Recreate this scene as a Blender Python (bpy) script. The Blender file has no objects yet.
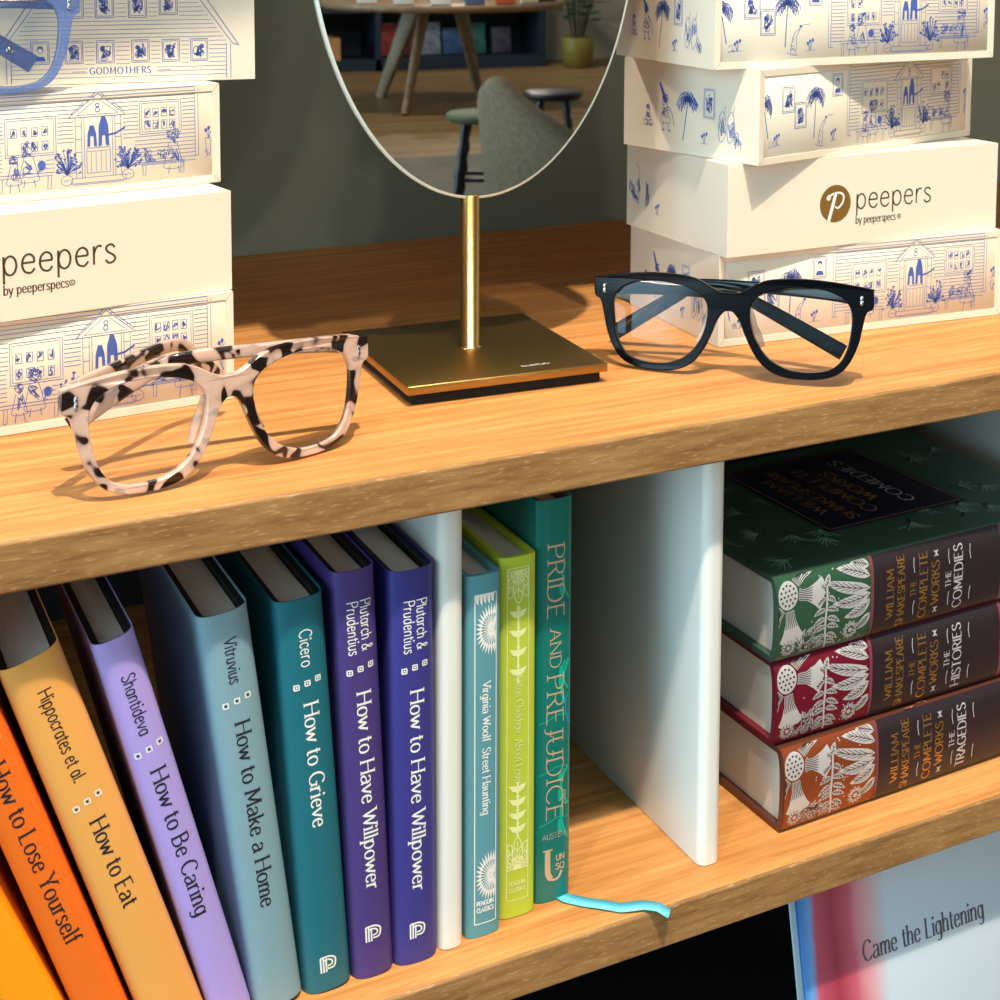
import bpy, bmesh, math, random
from mathutils import Vector, Matrix
C = bpy.context.scene.collection
PI = math.pi
R = math.radians

# ------------------------------------------------------------------ materials
def lin(c):
    o = []
    for v in c:
        v = v / 255.0
        o.append(v / 12.92 if v <= .04045 else ((v + .055) / 1.055) ** 2.4)
    return tuple(o) + (1.0,)

MATS = {}
def mat(name, col, rough=.5, metal=0.0, bump=0.0, bscale=400.0, var=0.0, vscale=40.0, spec=.5, coat=0.0, trans=0.0, stretch=(1, 1, 1)):
    if name in MATS: return MATS[name]
    m = bpy.data.materials.new(name); m.use_nodes = True
    nt = m.node_tree; b = nt.nodes['Principled BSDF']
    c = lin(col)
    b.inputs['Base Color'].default_value = c
    b.inputs['Roughness'].default_value = rough
    b.inputs['Metallic'].default_value = metal
    b.inputs['Specular IOR Level'].default_value = spec
    b.inputs['Coat Weight'].default_value = coat
    b.inputs['Coat Roughness'].default_value = .06
    b.inputs['Transmission Weight'].default_value = trans
    tc = nt.nodes.new('ShaderNodeTexCoord')
    mp = nt.nodes.new('ShaderNodeMapping'); mp.inputs['Scale'].default_value = stretch
    nt.links.new(tc.outputs['Object'], mp.inputs['Vector'])
    if var > 0:
        n = nt.nodes.new('ShaderNodeTexNoise'); n.inputs['Scale'].default_value = vscale; n.inputs['Detail'].default_value = 4
        nt.links.new(mp.outputs[0], n.inputs['Vector'])
        rp = nt.nodes.new('ShaderNodeValToRGB')
        rp.color_ramp.elements[0].position = .3; rp.color_ramp.elements[1].position = .7
        rp.color_ramp.elements[0].color = tuple(max(0, x * (1 - var)) for x in c[:3]) + (1,)
        rp.color_ramp.elements[1].color = tuple(min(1, x * (1 + var)) for x in c[:3]) + (1,)
        nt.links.new(n.outputs['Fac'], rp.inputs[0]); nt.links.new(rp.outputs[0], b.inputs['Base Color'])
    if bump > 0:
        n2 = nt.nodes.new('ShaderNodeTexNoise'); n2.inputs['Scale'].default_value = bscale; n2.inputs['Detail'].default_value = 3
        nt.links.new(mp.outputs[0], n2.inputs['Vector'])
        bp = nt.nodes.new('ShaderNodeBump'); bp.inputs['Strength'].default_value = bump; bp.inputs['Distance'].default_value = .0006
        nt.links.new(n2.outputs['Fac'], bp.inputs['Height']); nt.links.new(bp.outputs[0], b.inputs['Normal'])
    MATS[name] = m
    return m

def oak(name, dark, mid, light, scale=(7, 170, 170), rough=.42, pore=.55, flecks=False):
    m = bpy.data.materials.new(name); m.use_nodes = True
    nt = m.node_tree; b = nt.nodes['Principled BSDF']; L = nt.links.new
    tc = nt.nodes.new('ShaderNodeTexCoord')
    mp = nt.nodes.new('ShaderNodeMapping'); mp.inputs['Scale'].default_value = scale; L(tc.outputs['Object'], mp.inputs['Vector'])
    n = nt.nodes.new('ShaderNodeTexNoise'); n.inputs['Scale'].default_value = 1; n.inputs['Detail'].default_value = 5; n.inputs['Roughness'].default_value = .62; n.inputs['Distortion'].default_value = .35
    L(mp.outputs[0], n.inputs['Vector'])
    rp = nt.nodes.new('ShaderNodeValToRGB'); e = rp.color_ramp.elements
    e[0].position = .28; e[0].color = lin(dark); e[1].position = .72; e[1].color = lin(light)
    x = rp.color_ramp.elements.new(.5); x.color = lin(mid)
    L(n.outputs['Fac'], rp.inputs[0])
    mp2 = nt.nodes.new('ShaderNodeMapping'); mp2.inputs['Scale'].default_value = (scale[0] * 6, scale[1] * 4, scale[2] * 4); L(tc.outputs['Object'], mp2.inputs['Vector'])
    n2 = nt.nodes.new('ShaderNodeTexNoise'); n2.inputs['Scale'].default_value = 1; n2.inputs['Detail'].default_value = 2
    L(mp2.outputs[0], n2.inputs['Vector'])
    rp2 = nt.nodes.new('ShaderNodeValToRGB'); q = rp2.color_ramp.elements
    if flecks:
        q[0].position = .58; q[0].color = (0, 0, 0, 1); q[1].position = .70; q[1].color = (1, 1, 1, 1)
    else:
        q[0].position = .33; q[0].color = (1, 1, 1, 1); q[1].position = .46; q[1].color = (0, 0, 0, 1)
    L(n2.outputs['Fac'], rp2.inputs[0])
    mx = nt.nodes.new('ShaderNodeMixRGB'); mx.blend_type = 'MIX'
    mu = nt.nodes.new('ShaderNodeMath'); mu.operation = 'MULTIPLY'; mu.inputs[1].default_value = pore
    L(rp2.outputs[0], mu.inputs[0]); L(mu.outputs[0], mx.inputs[0]); L(rp.outputs[0], mx.inputs[1])
    mx.inputs[2].default_value = lin((232, 190, 140)) if flecks else lin(dark)
    L(mx.outputs[0], b.inputs['Base Color'])
    b.inputs['Roughness'].default_value = rough; b.inputs['Specular IOR Level'].default_value = .35
    bp = nt.nodes.new('ShaderNodeBump'); bp.inputs['Strength'].default_value = .18; bp.inputs['Distance'].default_value = .0004
    L(n2.outputs['Fac'], bp.inputs['Height']); L(bp.outputs[0], b.inputs['Normal'])
    return m

def tortoise(name):
    m = bpy.data.materials.new(name); m.use_nodes = True
    nt = m.node_tree; b = nt.nodes['Principled BSDF']; L = nt.links.new
    tc = nt.nodes.new('ShaderNodeTexCoord')
    mp = nt.nodes.new('ShaderNodeMapping'); mp.inputs['Scale'].default_value = (1, .5, 1); mp.inputs['Location'].default_value = (.052, .01, .017); L(tc.outputs['Object'], mp.inputs['Vector'])
    n = nt.nodes.new('ShaderNodeTexNoise'); n.inputs['Scale'].default_value = 84; n.inputs['Detail'].default_value = 1.2; n.inputs['Distortion'].default_value = .7
    L(mp.outputs[0], n.inputs['Vector'])
    rp = nt.nodes.new('ShaderNodeValToRGB'); e = rp.color_ramp.elements
    e[0].position = .425; e[0].color = lin((22, 12, 12)); e[1].position = .535; e[1].color = lin((198, 166, 150))
    x = e.new(.455); x.color = lin((52, 28, 24)); x = e.new(.48); x.color = lin((176, 150, 140)); x = e.new(.66); x.color = lin((206, 176, 162)); x = e.new(.72); x.color = lin((166, 148, 146))
    L(n.outputs['Fac'], rp.inputs[0]); L(rp.outputs[0], b.inputs['Base Color'])
    b.inputs['Roughness'].default_value = .12; b.inputs['Coat Weight'].default_value = .5
    b.inputs['Subsurface Weight'].default_value = 0.0
    return m

def lens_mat(name, tint, refl):
    m = bpy.data.materials.new(name); m.use_nodes = True
    nt = m.node_tree; nt.nodes.clear(); L = nt.links.new
    o = nt.nodes.new('ShaderNodeOutputMaterial')
    t = nt.nodes.new('ShaderNodeBsdfTransparent'); t.inputs[0].default_value = tint
    g = nt.nodes.new('ShaderNodeBsdfGlossy'); g.inputs['Roughness'].default_value = .02; g.inputs[0].default_value = refl
    f = nt.nodes.new('ShaderNodeFresnel'); f.inputs[0].default_value = 1.35
    x = nt.nodes.new('ShaderNodeMixShader'); L(f.outputs[0], x.inputs[0]); L(t.outputs[0], x.inputs[1]); L(g.outputs[0], x.inputs[2]); L(x.outputs[0], o.inputs[0])
    return m

def translucent(name, tint, refl, opac):
    m = bpy.data.materials.new(name); m.use_nodes = True
    nt = m.node_tree; nt.nodes.clear(); L = nt.links.new
    o = nt.nodes.new('ShaderNodeOutputMaterial')
    t = nt.nodes.new('ShaderNodeBsdfTransparent'); t.inputs[0].default_value = tint
    p = nt.nodes.new('ShaderNodeBsdfPrincipled'); p.inputs['Base Color'].default_value = refl; p.inputs['Roughness'].default_value = .12; p.inputs['Coat Weight'].default_value = .4
    x = nt.nodes.new('ShaderNodeMixShader'); x.inputs[0].default_value = opac
    L(t.outputs[0], x.inputs[1]); L(p.outputs[0], x.inputs[2]); L(x.outputs[0], o.inputs[0])
    return m

# ------------------------------------------------------------------ mesh building
class MB:
    def __init__(s): s.v = []; s.f = []; s.m = []; s.s = []
    def add(s, vs, fs, m=0, smooth=False):
        o = len(s.v); s.v += [tuple(p) for p in vs]
        for f in fs:
            s.f.append([i + o for i in f]); s.m.append(m); s.s.append(smooth)
    def box(s, x0, x1, y0, y1, z0, z1, m=0):
        s.add([(x0, y0, z0), (x1, y0, z0), (x1, y1, z0), (x0, y1, z0), (x0, y0, z1), (x1, y0, z1), (x1, y1, z1), (x0, y1, z1)],
              [(0, 3, 2, 1), (4, 5, 6, 7), (0, 1, 5, 4), (1, 2, 6, 5), (2, 3, 7, 6), (3, 0, 4, 7)], m)
    def bbox(s, x0, x1, y0, y1, z0, z1, b=.001, seg=2, m=0, rot=None):
        bm = bmesh.new(); bmesh.ops.create_cube(bm, size=1)
        bmesh.ops.scale(bm, vec=(x1 - x0, y1 - y0, z1 - z0), verts=bm.verts)
        bmesh.ops.bevel(bm, geom=bm.edges[:], offset=b, segments=seg, profile=.5, affect='EDGES')
        c = Vector(((x0 + x1) / 2, (y0 + y1) / 2, (z0 + z1) / 2))
        bm.verts.index_update()
        vs = [((rot @ v.co) if rot else v.co) + c for v in bm.verts]
        s.add(vs, [[v.index for v in f.verts] for f in bm.faces], m, True); bm.free()
    def prism(s, prof, a0, a1, axis='z', m=0, smooth=False, cap=True):
        # closed profile extruded along an axis
        n = len(prof)
        def P(p, a): return (p[0], p[1], a) if axis == 'z' else ((p[0], a, p[1]) if axis == 'y' else (a, p[0], p[1]))
        vs = [P(p, a0) for p in prof] + [P(p, a1) for p in prof]
        s.add(vs, [(i, (i + 1) % n, (i + 1) % n + n, i + n) for i in range(n)], m, smooth)
        if cap:
            s.add([P(p, a0) for p in prof], [list(range(n))[::-1]], m); s.add([P(p, a1) for p in prof], [list(range(n))], m)
    def loft(s, rings, m=0, smooth=True, cap=True):
        n = len(rings[0]); vs = [p for r in rings for p in r]
        fs = [(k * n + i, k * n + (i + 1) % n, (k + 1) * n + (i + 1) % n, (k + 1) * n + i) for k in range(len(rings) - 1) for i in range(n)]
        s.add(vs, fs, m, smooth)
        if cap: s.add(rings[0], [list(range(n))[::-1]], m); s.add(rings[-1], [list(range(n))], m)
    def lathe(s, prof, cx=0, cy=0, n=32, m=0, smooth=True):
        s.loft([[(cx + r * math.cos(2 * PI * i / n), cy + r * math.sin(2 * PI * i / n), z) for i in range(n)] for r, z in prof], m, smooth)
    def tube(s, path, rad, n=10, m=0, sect=None):
        # path of Vectors, rad constant or list; sect = (width, height) for a rounded bar
        path = [Vector(p) for p in path]; rings = []
        up0 = Vector((0, 0, 1))
        for i, p in enumerate(path):
            t = (path[min(i + 1, len(path) - 1)] - path[max(i - 1, 0)]).normalized()
            a = up0.cross(t)
            if a.length < .05: a = Vector((1, 0, 0)).cross(t)
            a.normalize(); b = t.cross(a)
            r = rad[i] if isinstance(rad, (list, tuple)) else rad
            ring = []
            for k in range(n):
                th = 2 * PI * k / n; ca, sa = math.cos(th), math.sin(th)
                if sect:
                    w, h = sect[i] if isinstance(sect, list) else sect
                    e = .45
                    ca = math.copysign(abs(ca) ** e, ca); sa = math.copysign(abs(sa) ** e, sa)
                    ring.append(p + a * ca * w + b * sa * h)
                else: ring.append(p + a * ca * r + b * sa * r)
            rings.append(ring)
        s.loft(rings, m)
    def build(s, name, mats, parent=None, loc=None, rot=None):
        me = bpy.data.meshes.new(name); me.from_pydata(s.v, [], s.f)
        for i, p in enumerate(me.polygons): p.material_index = s.m[i]; p.use_smooth = s.s[i]
        if not isinstance(mats, (list, tuple)): mats = [mats]
        for mm in mats: me.materials.append(mm)
        me.update()
        o = bpy.data.objects.new(name, me); C.objects.link(o)
        if parent: o.parent = parent
        if loc: o.location = loc
        if rot: o.rotation_euler = rot
        return o

def tag(o, label=None, cat=None, group=None, kind=None):
    if label: o['label'] = label
    if cat: o['category'] = cat
    if group: o['group'] = group
    if kind: o['kind'] = kind
    return o
def thing(name, label, cat, loc=(0, 0, 0), rot=(0, 0, 0), group=None):
    o = bpy.data.objects.new(name, None); C.objects.link(o); o.empty_display_size = .02
    o.location = loc; o.rotation_euler = rot
    return tag(o, label, cat, group)

# ------------------------------------------------------------------ ink: flat strokes laid on a surface
def crom(pts, n=6, closed=False):
    pts = [Vector((p[0], p[1])) for p in pts]
    if len(pts) < 3: return pts
    o = []; N = len(pts)
    rng = range(N if closed else N - 1)
    for i in rng:
        p0 = pts[(i - 1) % N] if (closed or i > 0) else pts[0] * 2 - pts[1]
        p1 = pts[i]; p2 = pts[(i + 1) % N]
        p3 = pts[(i + 2) % N] if (closed or i + 2 < N) else p2 * 2 - p1
        for k in range(n):
            t = k / n
            o.append(.5 * ((2 * p1) + (p2 - p0) * t + (2 * p0 - 5 * p1 + 4 * p2 - p3) * t * t + (3 * p1 - p0 - 3 * p2 + p3) * t ** 3))
    o.append(pts[0].copy() if closed else pts[-1].copy())
    return o

class Ink:
    """collects 2-D strokes and blobs, then maps them on a surface of a mesh"""
    MS = None
    def __init__(s, clip=None): s.polys = []; s.clip = clip
    def stroke(s, pts, w, m=0, wf=None, smooth=False, closed=False, maxseg=None):
        pts = crom(pts, 5, closed) if smooth else [Vector((p[0], p[1])) for p in pts] + ([Vector((pts[0][0], pts[0][1]))] if closed else [])
        maxseg = maxseg or Ink.MS
        if s.clip or maxseg:
            ms = maxseg or 1.5; q = [pts[0]]
            for a, b in zip(pts[:-1], pts[1:]):
                k = max(1, int((b - a).length / ms))
                for j in range(1, k + 1): q.append(a + (b - a) * j / k)
            pts = q
        runs = [pts]
        if s.clip:
            x0, y0, x1, y1 = s.clip; runs = []; cur = []
            for p in pts:
                if x0 <= p.x <= x1 and y0 <= p.y <= y1: cur.append(p)
                else:
                    if len(cur) > 1: runs.append(cur)
                    cur = []
            if len(cur) > 1: runs.append(cur)
        for r in runs:
            n = len(r); Ls = []; Rs = []
            if n < 2: continue
            for i, p in enumerate(r):
                if i == 0: t = r[1] - r[0]
                elif i == n - 1: t = r[-1] - r[-2]
                else:
                    t = (r[i + 1] - r[i]).normalized() + (r[i] - r[i - 1]).normalized()
                    if t.length < 1e-6: t = r[i + 1] - r[i]
                if t.length < 1e-12: t = Vector((1, 0))
                t.normalize(); nn = Vector((-t.y, t.x))
                hw = (wf(t) if wf else w) / 2
                Ls.append(p + nn * hw); Rs.append(p - nn * hw)
            for i in range(n - 1): s.polys.append(([Rs[i], Rs[i + 1], Ls[i + 1], Ls[i]], m))
    def poly(s, pts, m=0, smooth=False):
        pts = crom(pts, 4, True)[:-1] if smooth else [Vector((p[0], p[1])) for p in pts]
        if s.clip:
            x0, y0, x1, y1 = s.clip
            if any(not (x0 <= p.x <= x1 and y0 <= p.y <= y1) for p in pts): return
        s.polys.append((pts, m))
    def rect(s, x0, y0, x1, y1, m=0, nx=1):
        for k in range(nx):
            a = x0 + (x1 - x0) * k / nx; b = x0 + (x1 - x0) * (k + 1) / nx
            s.polys.append(([Vector((a, y0)), Vector((b, y0)), Vector((b, y1)), Vector((a, y1))], m))
    def frame(s, x0, y0, x1, y1, w, m=0): s.stroke([(x0, y0), (x1, y0), (x1, y1), (x0, y1), (x0, y0)], w, m)
    def circle(s, x, y, r, w, m=0, ry=None, n=14):
        s.stroke([(x + r * math.cos(2 * PI * k / n), y + (ry or r) * math.sin(2 * PI * k / n)) for k in range(n + 1)], w, m)
    def disc(s, x, y, r, m=0, ry=None, n=12):
        s.poly([(x + r * math.cos(2 * PI * k / n), y + (ry or r) * math.sin(2 * PI * k / n)) for k in range(n)], m)
    def sliced(s, step):
        # cut every polygon into strips across u so that it follows a curved spine
        out = []
        for pts, m in s.polys:
            lo = min(p.x for p in pts); hi = max(p.x for p in pts)
            if hi - lo <= step * 1.05: out.append((pts, m)); continue
            k = math.ceil((hi - lo) / step)
            for i in range(k):
                q = pts
                for sg, lim in ((1, lo + (hi - lo) * i / k), (-1, lo + (hi - lo) * (i + 1) / k)):
                    r = []
                    for a, b in zip(q, q[1:] + q[:1]):
                        ia, ib = sg * (a.x - lim) >= 0, sg * (b.x - lim) >= 0
                        if ia: r.append(a)
                        if ia != ib: r.append(a.lerp(b, (lim - a.x) / (b.x - a.x)))
                    q = r
                    if len(q) < 3: break
                if len(q) >= 3: out.append((q, m))
        s.polys = out
        return s
    def emit(s, mb, fmap, scale=1.0, moff=0):
        for pts, m in s.polys:
            mb.add([fmap(p.x * scale, p.y * scale) for p in pts], [list(range(len(pts)))], m + moff)

# ------------------------------------------------------------------ lettering (pen strokes, cap height 14, x height 9)
G = {
'A': (11, ["0,0 5.3,14 10.6,0", "2,5 8.6,5"]), 'B': (10, ["1.2,0 1.2,14", "~1.2,14 4.5,14 7.3,12.6 7.3,9.2 4.5,7.6 1.2,7.6", "~1.2,7.6 5,7.6 8.6,6 8.6,2 5.3,0 1.2,0"]),
'C': (11.5, ["~10.6,11.3 8.6,13.4 6.2,14 3.2,12.7 1.1,9.5 .8,7 1.1,4.5 3.2,1.3 6.2,0 8.6,.5 10.6,2.6"]), 'D': (12, ["1.2,0 1.2,14", "~1.2,14 5.2,14 9.2,12 10.9,7 9.2,2 5.2,0 1.2,0"]),
'E': (9.3, ["1.2,0 1.2,14", "1.2,14 8,14", "1.2,7.4 7,7.4", "1.2,0 8.4,0"]), 'F': (8.8, ["1.2,0 1.2,14", "1.2,14 8,14", "1.2,7.2 6.6,7.2"]),
'G': (12.3, ["~10.8,11.5 8.6,13.5 6.2,14 3.2,12.7 1.1,9.5 .8,7 1.1,4.5 3.2,1.3 6.2,0 8.8,.4 10.9,1.6", "10.9,1.2 10.9,6.4", "7.8,6.4 12,6.4"]),
'H': (12.4, ["1.2,0 1.2,14", "11.2,0 11.2,14", "1.2,7.3 11.2,7.3"]), 'I': (3, ["1.5,0 1.5,14"]), 'J': (5, ["3.6,14 3.6,3", "~3.6,3 3.3,.6 2.2,-1.2 .3,-1.6"]),
'K': (10.6, ["1.2,0 1.2,14", "9.2,14 1.4,6", "4.4,8.8 10,0"]), 'L': (8.6, ["1.2,14 1.2,0", "1.2,0 8.2,0"]), 'M': (14.5, ["1.4,0 2,14", "2,14 7.2,2 12.4,14", "12.4,14 13,0"]),
'N': (12.2, ["1.2,0 1.2,14", "1.2,14 11,0", "11,0 11,14"]), 'O': (13.4, ["~6.7,14 3.2,12.7 1,9.5 1,4.5 3.2,1.3 6.7,0 10.2,1.3 12.4,4.5 12.4,9.5 10.2,12.7 6.7,14"]),
'P': (9.2, ["1.2,0 1.2,14", "~1.2,14 5,14 8.3,12.4 8.3,8.6 5,6.8 1.2,6.8"]), 'R': (10, ["1.2,0 1.2,14", "~1.2,14 5,14 8,12.5 8,8.9 5,7.2 1.2,7.2", "4.6,7.2 9.4,0"]),
'S': (8.8, ["~7.6,11.6 6.2,13.5 4.3,14 2.2,13.2 1.1,11.2 1.8,9 4.4,7.3 7,5.6 8,3.2 7,.9 4.4,0 2.2,.4 .6,2.6"]), 'T': (9.8, ["0.2,14 9.6,14", "4.9,14 4.9,0"]),
'U': (11.6, ["1.4,14 1.4,5", "~1.4,5 2.4,1.5 5.8,0 9.2,1.5 10.2,5", "10.2,5 10.2,14"]), 'V': (10.6, ["0.2,14 5.3,0 10.4,14"]), 'W': (15, ["0.2,14 4.2,0 7.5,12.5 10.8,0 14.8,14"]),
'Y': (10, ["0.2,14 5,7 9.8,14", "5,7 5,0"]), 'X': (10, ["0.4,14 9.6,0", "9.6,14 .4,0"]),
'Q': (13.4, ["~6.7,14 3.2,12.7 1,9.5 1,4.5 3.2,1.3 6.7,0 10.2,1.3 12.4,4.5 12.4,9.5 10.2,12.7 6.7,14", "7.5,3 12.5,-2"]),
'&': (10.5, ["~9.6,6 7.4,1.6 4.2,0 1.4,1 .9,3.6 3,6.6 6.2,9.4 6.5,12.2 4.7,14 2.9,12.6 3.2,10 6,5 10,0"]),
'a': (8.6, ["7,6 7,.8", "~1,7.2 2.6,8.8 5,8.8 6.6,7.6 7,5.4", "~7,5.3 3.6,4.8 1,3.3 .9,1.3 2.8,0 5,.6 7,2.4", "7,.8 8.2,0"]),
'@': (8.4, ["7.2,9 7.2,0", "~7.2,4.5 6.2,7.7 4,9 1.8,7.8 .8,4.5 1.8,1.2 4,0 6.2,1.3 7.2,4.5"]),
'b': (8.4, ["1.2,14 1.2,0", "~1.2,4.5 2.2,7.7 4.4,9 6.6,7.8 7.6,4.5 6.6,1.2 4.4,0 2.2,1.3 1.2,4.5"]), 'c': (7.4, ["~6.9,7.3 5.6,8.7 4.2,9 1.8,7.7 .8,4.5 1.8,1.3 4.2,0 5.7,.3 7,1.8"]),
'd': (8.6, ["7.2,14 7.2,0", "~7.2,4.5 6.2,7.7 4,9 1.8,7.8 .8,4.5 1.8,1.2 4,0 6.2,1.3 7.2,4.5"]), 'e': (8, ["1,5 7.1,5", "~7.1,5 6.5,7.7 4.2,9 1.8,7.7 .8,4.5 1.8,1.2 4.2,0 5.8,.4 7.2,2"]),
'f': (5, ["~5.8,13.2 4.4,14 3,13 2.5,11 2.5,9", "2.5,9 2.5,0", "0,8.8 5,8.8"]), 'g': (8.4, ["7.2,9 7.2,-1.5", "~7.2,-1.5 6.2,-3.6 4,-4.2 1.3,-3.4", "~7.2,4.5 6.2,7.7 4,9 1.8,7.8 .8,4.5 1.8,1.2 4,0 6.2,1.3 7.2,4.5"]),
'h': (8.6, ["1.2,14 1.2,0", "~1.2,5.6 2.8,8.2 4.6,9 6.4,8.1 7,6 7,4.4", "7,4.4 7,0"]), 'i': (2.8, ["1.3,9 1.3,0", "!1.3,12.4"]), 'k': (8, ["1.2,14 1.2,0", "6.8,9 1.4,3.9", "3.4,5.8 7.6,0"]), 'l': (2.8, ["1.3,14 1.3,0"]),
'm': (13, ["1.2,9 1.2,0", "~1.2,5.6 2.6,8.2 4.2,9 5.8,8.1 6.4,6 6.4,4.4", "6.4,4.4 6.4,0", "~6.4,5.6 7.8,8.2 9.4,9 11,8.1 11.6,6 11.6,4.4", "11.6,4.4 11.6,0"]),
'n': (8.6, ["1.2,9 1.2,0", "~1.2,5.6 2.8,8.2 4.6,9 6.4,8.1 7,6 7,4.4", "7,4.4 7,0"]), 'o': (8.8, ["~4.4,9 1.9,7.8 .9,4.5 1.9,1.2 4.4,0 6.9,1.2 7.9,4.5 6.9,7.8 4.4,9"]),
'p': (8.6, ["1.2,9 1.2,-4", "~1.2,4.5 2.2,7.7 4.4,9 6.6,7.8 7.6,4.5 6.6,1.2 4.4,0 2.2,1.3 1.2,4.5"]), 'r': (5.8, ["1.2,9 1.2,0", "~1.2,5.4 2.4,8 4,9 5.4,8.5"]),
's': (6.6, ["~5.5,7.4 4.5,8.7 3.2,9 1.5,8.4 1,6.9 2,5.4 4.4,4 5.7,2.4 5,.7 3.2,0 1.7,.3 .6,1.7"]), 't': (5.2, ["2.3,12 2.3,2.4", "~2.3,2.4 2.8,.5 4,0 5.2,.7", "0,8.9 5,8.9"]),
'u': (8.5, ["1.2,9 1.2,3.6", "~1.2,3.6 1.6,1 3.6,0 5.6,.9 7,3", "7,9 7,0"]), 'v': (7.8, ["0.2,9 3.9,0 7.6,9"]), 'w': (11.8, ["0.2,9 3.2,0 5.9,8.4 8.6,0 11.6,9"]), 'y': (7.8, ["0.2,9 4,.2", "7.6,9 3.4,-2.2 1.9,-4 .4,-4"]),
'.': (2.6, ["!1.3,.7"]), '-': (5, ["0.5,5 4.5,5"]), ' ': (4.6, []), '8': (8, ["~4,14 1.6,12.4 1.6,9.4 4,7.6 6.8,5.4 6.8,1.6 4,0 1.2,1.6 1.2,5.4 4,7.6 6.4,9.4 6.4,12.4 4,14"]),
}
def text(ink, s, x, y, cap, style='serif', m=0, ang=0.0, align='l', fit=None, weight=1.0, track=0.0):
    """writes s with baseline start (x, y); ang turns it; fit stretches to a length; returns its length"""
    k = cap / 14.0
    thick, thin, serif = {'serif': (1.9, .85, True), 'thin': (.85, .8, False), 'sans': (1.35, 1.3, False), 'bold': (2.8, 2.4, False)}[style]
    thick *= weight; thin *= weight
    adv = sum((G[c][0] + 1.1 + track) for c in s)
    kx = k
    if fit: kx = fit / adv
    L = adv * kx
    off = {'l': 0, 'c': -L / 2, 'r': -L}[align]
    ca, sa = math.cos(ang), math.sin(ang)
    def T(p): 
        px = off + p[0] * kx; py = p[1] * k
        return (x + px * ca - py * sa, y + px * sa + py * ca)
    def wf(t):
        lx = t.x * ca + t.y * sa; ly = -t.x * sa + t.y * ca
        return (thin + (thick - thin) * abs(ly) ** 1.5) * k
    cx = 0
    for c in s:
        a, st = G[c]
        for d in st:
            if d[0] == '!':
                px, py = map(float, d[1:].split(',')); q = T((cx + px, py)); ink.disc(q[0], q[1], 1.15 * k * max(1, weight), m, n=8); continue
            sm = d[0] == '~'
            pts = [tuple(map(float, p.split(','))) for p in d.lstrip('~').split()]
            P = [(cx + p[0], p[1]) for p in pts]
            if sm: P = [(p.x, p.y) for p in crom(P, 4)]
            ink.stroke([T(p) for p in P], thick * k, m, wf=wf)
            if serif and not sm:
                for e, nb in ((P[0], P[1]), (P[-1], P[-2])):
                    dx, dy = nb[0] - e[0], nb[1] - e[1]
                    if abs(dy) > abs(dx) * 1.1 and abs(dy) > 2:
                        hw = 2.0 if c.isupper() or c in 'hnmrlikbdp' else 1.5
                        yy = e[1] + (.35 if dy > 0 else -.35)
                        if c.islower() and dy < 0 and c in 'bdhkliumnrpu@':   # flag serif at the top left
                            ink.stroke([T((e[0] - 2.0, yy - .5)), T((e[0] + .4, yy))], .8 * k, m)
                        else: ink.stroke([T((e[0] - hw, yy)), T((e[0] + hw, yy))], .7 * k, m)
        cx += a + 1.1 + track
    return L

# ------------------------------------------------------------------ materials used
OAK = oak('oak_veneer', (168, 108, 54), (198, 138, 78), (218, 162, 100), rough=.45, pore=.35)
OAK_EDGE = oak('oak_edge_band', (120, 86, 50), (150, 110, 68), (172, 132, 86), scale=(26, 240, 240), pore=.3, flecks=True)
WHITE_METAL = mat('white_powder_coat', (226, 226, 222), rough=.35, bump=.03, bscale=900)
WALL = mat('grey_green_paint', (126, 134, 120), rough=.8, bump=.05, bscale=300)
CARTON = mat('cream_carton', (229, 219, 202), rough=.55, bump=.04, bscale=700)
INK_BLUE = mat('blue_print', (70, 96, 176), rough=.6)
INK_BROWN = mat('brown_print', (72, 54, 44), rough=.6)
GOLD_PRINT = mat('ochre_print', (120, 88, 34), rough=.5)
BRASS = mat('brushed_brass', (196, 158, 96), rough=.26, metal=1.0, bump=.12, bscale=120, stretch=(1, 1, 12))
BRASS_PLATE = mat('brass_plate', (170, 138, 84), rough=.34, metal=1.0, bump=.05, bscale=200)
FELT = mat('black_felt', (22, 21, 22), rough=.95, bump=.5, bscale=900)
PAGES = mat('page_block', (214, 210, 202), rough=.85, bump=.5, bscale=700, stretch=(8, .3, .3), var=.06, vscale=500)
BLACK_BOARD = mat('black_cloth_board', (16, 17, 22), rough=.6, bump=.15, bscale=1500)
WHITE_INK = mat('white_print', (236, 236, 232), rough=.5)
DARK_INK = mat('dark_print', (34, 32, 44), rough=.5)
SILVER = mat('silver_metal', (200, 200, 205), rough=.2, metal=1)

# ------------------------------------------------------------------ bookcase
X0, X1, DEP, T = -1.0, 1.25, .412, .0195
ZL = -.22
case = thing('bookcase', 'oak bookcase with thick shelf boards and white metal dividers', 'bookcase', (0, 0, 0))
def shelf(z, board=None, edge=None):
    mb = MB(); b = .0012
    mb.box(X0, X1, b, DEP, z - T, z, 0)
    # front edge band with softened arrises
    prof = [(b, z - T), (.0003, z - T + .0006), (0, z - T + b), (0, z - b), (.0003, z - .0006), (b, z)]
    n = len(prof)
    vs = [(X0, p[0], p[1]) for p in prof] + [(X1, p[0], p[1]) for p in prof]
    mb.add(vs, [(i, i + n, i + n + 1, i + 1) for i in range(n - 1)], 1)
    return mb.build('shelf', [board or OAK, edge or OAK_EDGE], case)
for z in (.535, 0, ZL): shelf(z)
for z in (-.42, -.75): shelf(z, BLACK_BOARD, BLACK_BOARD)
for x in (X0 - T, X1):
    mb = MB(); mb.bbox(x, x + T, 0, DEP, -1.03, .535, .0012); mb.build('side_panel', OAK, case)
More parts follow.
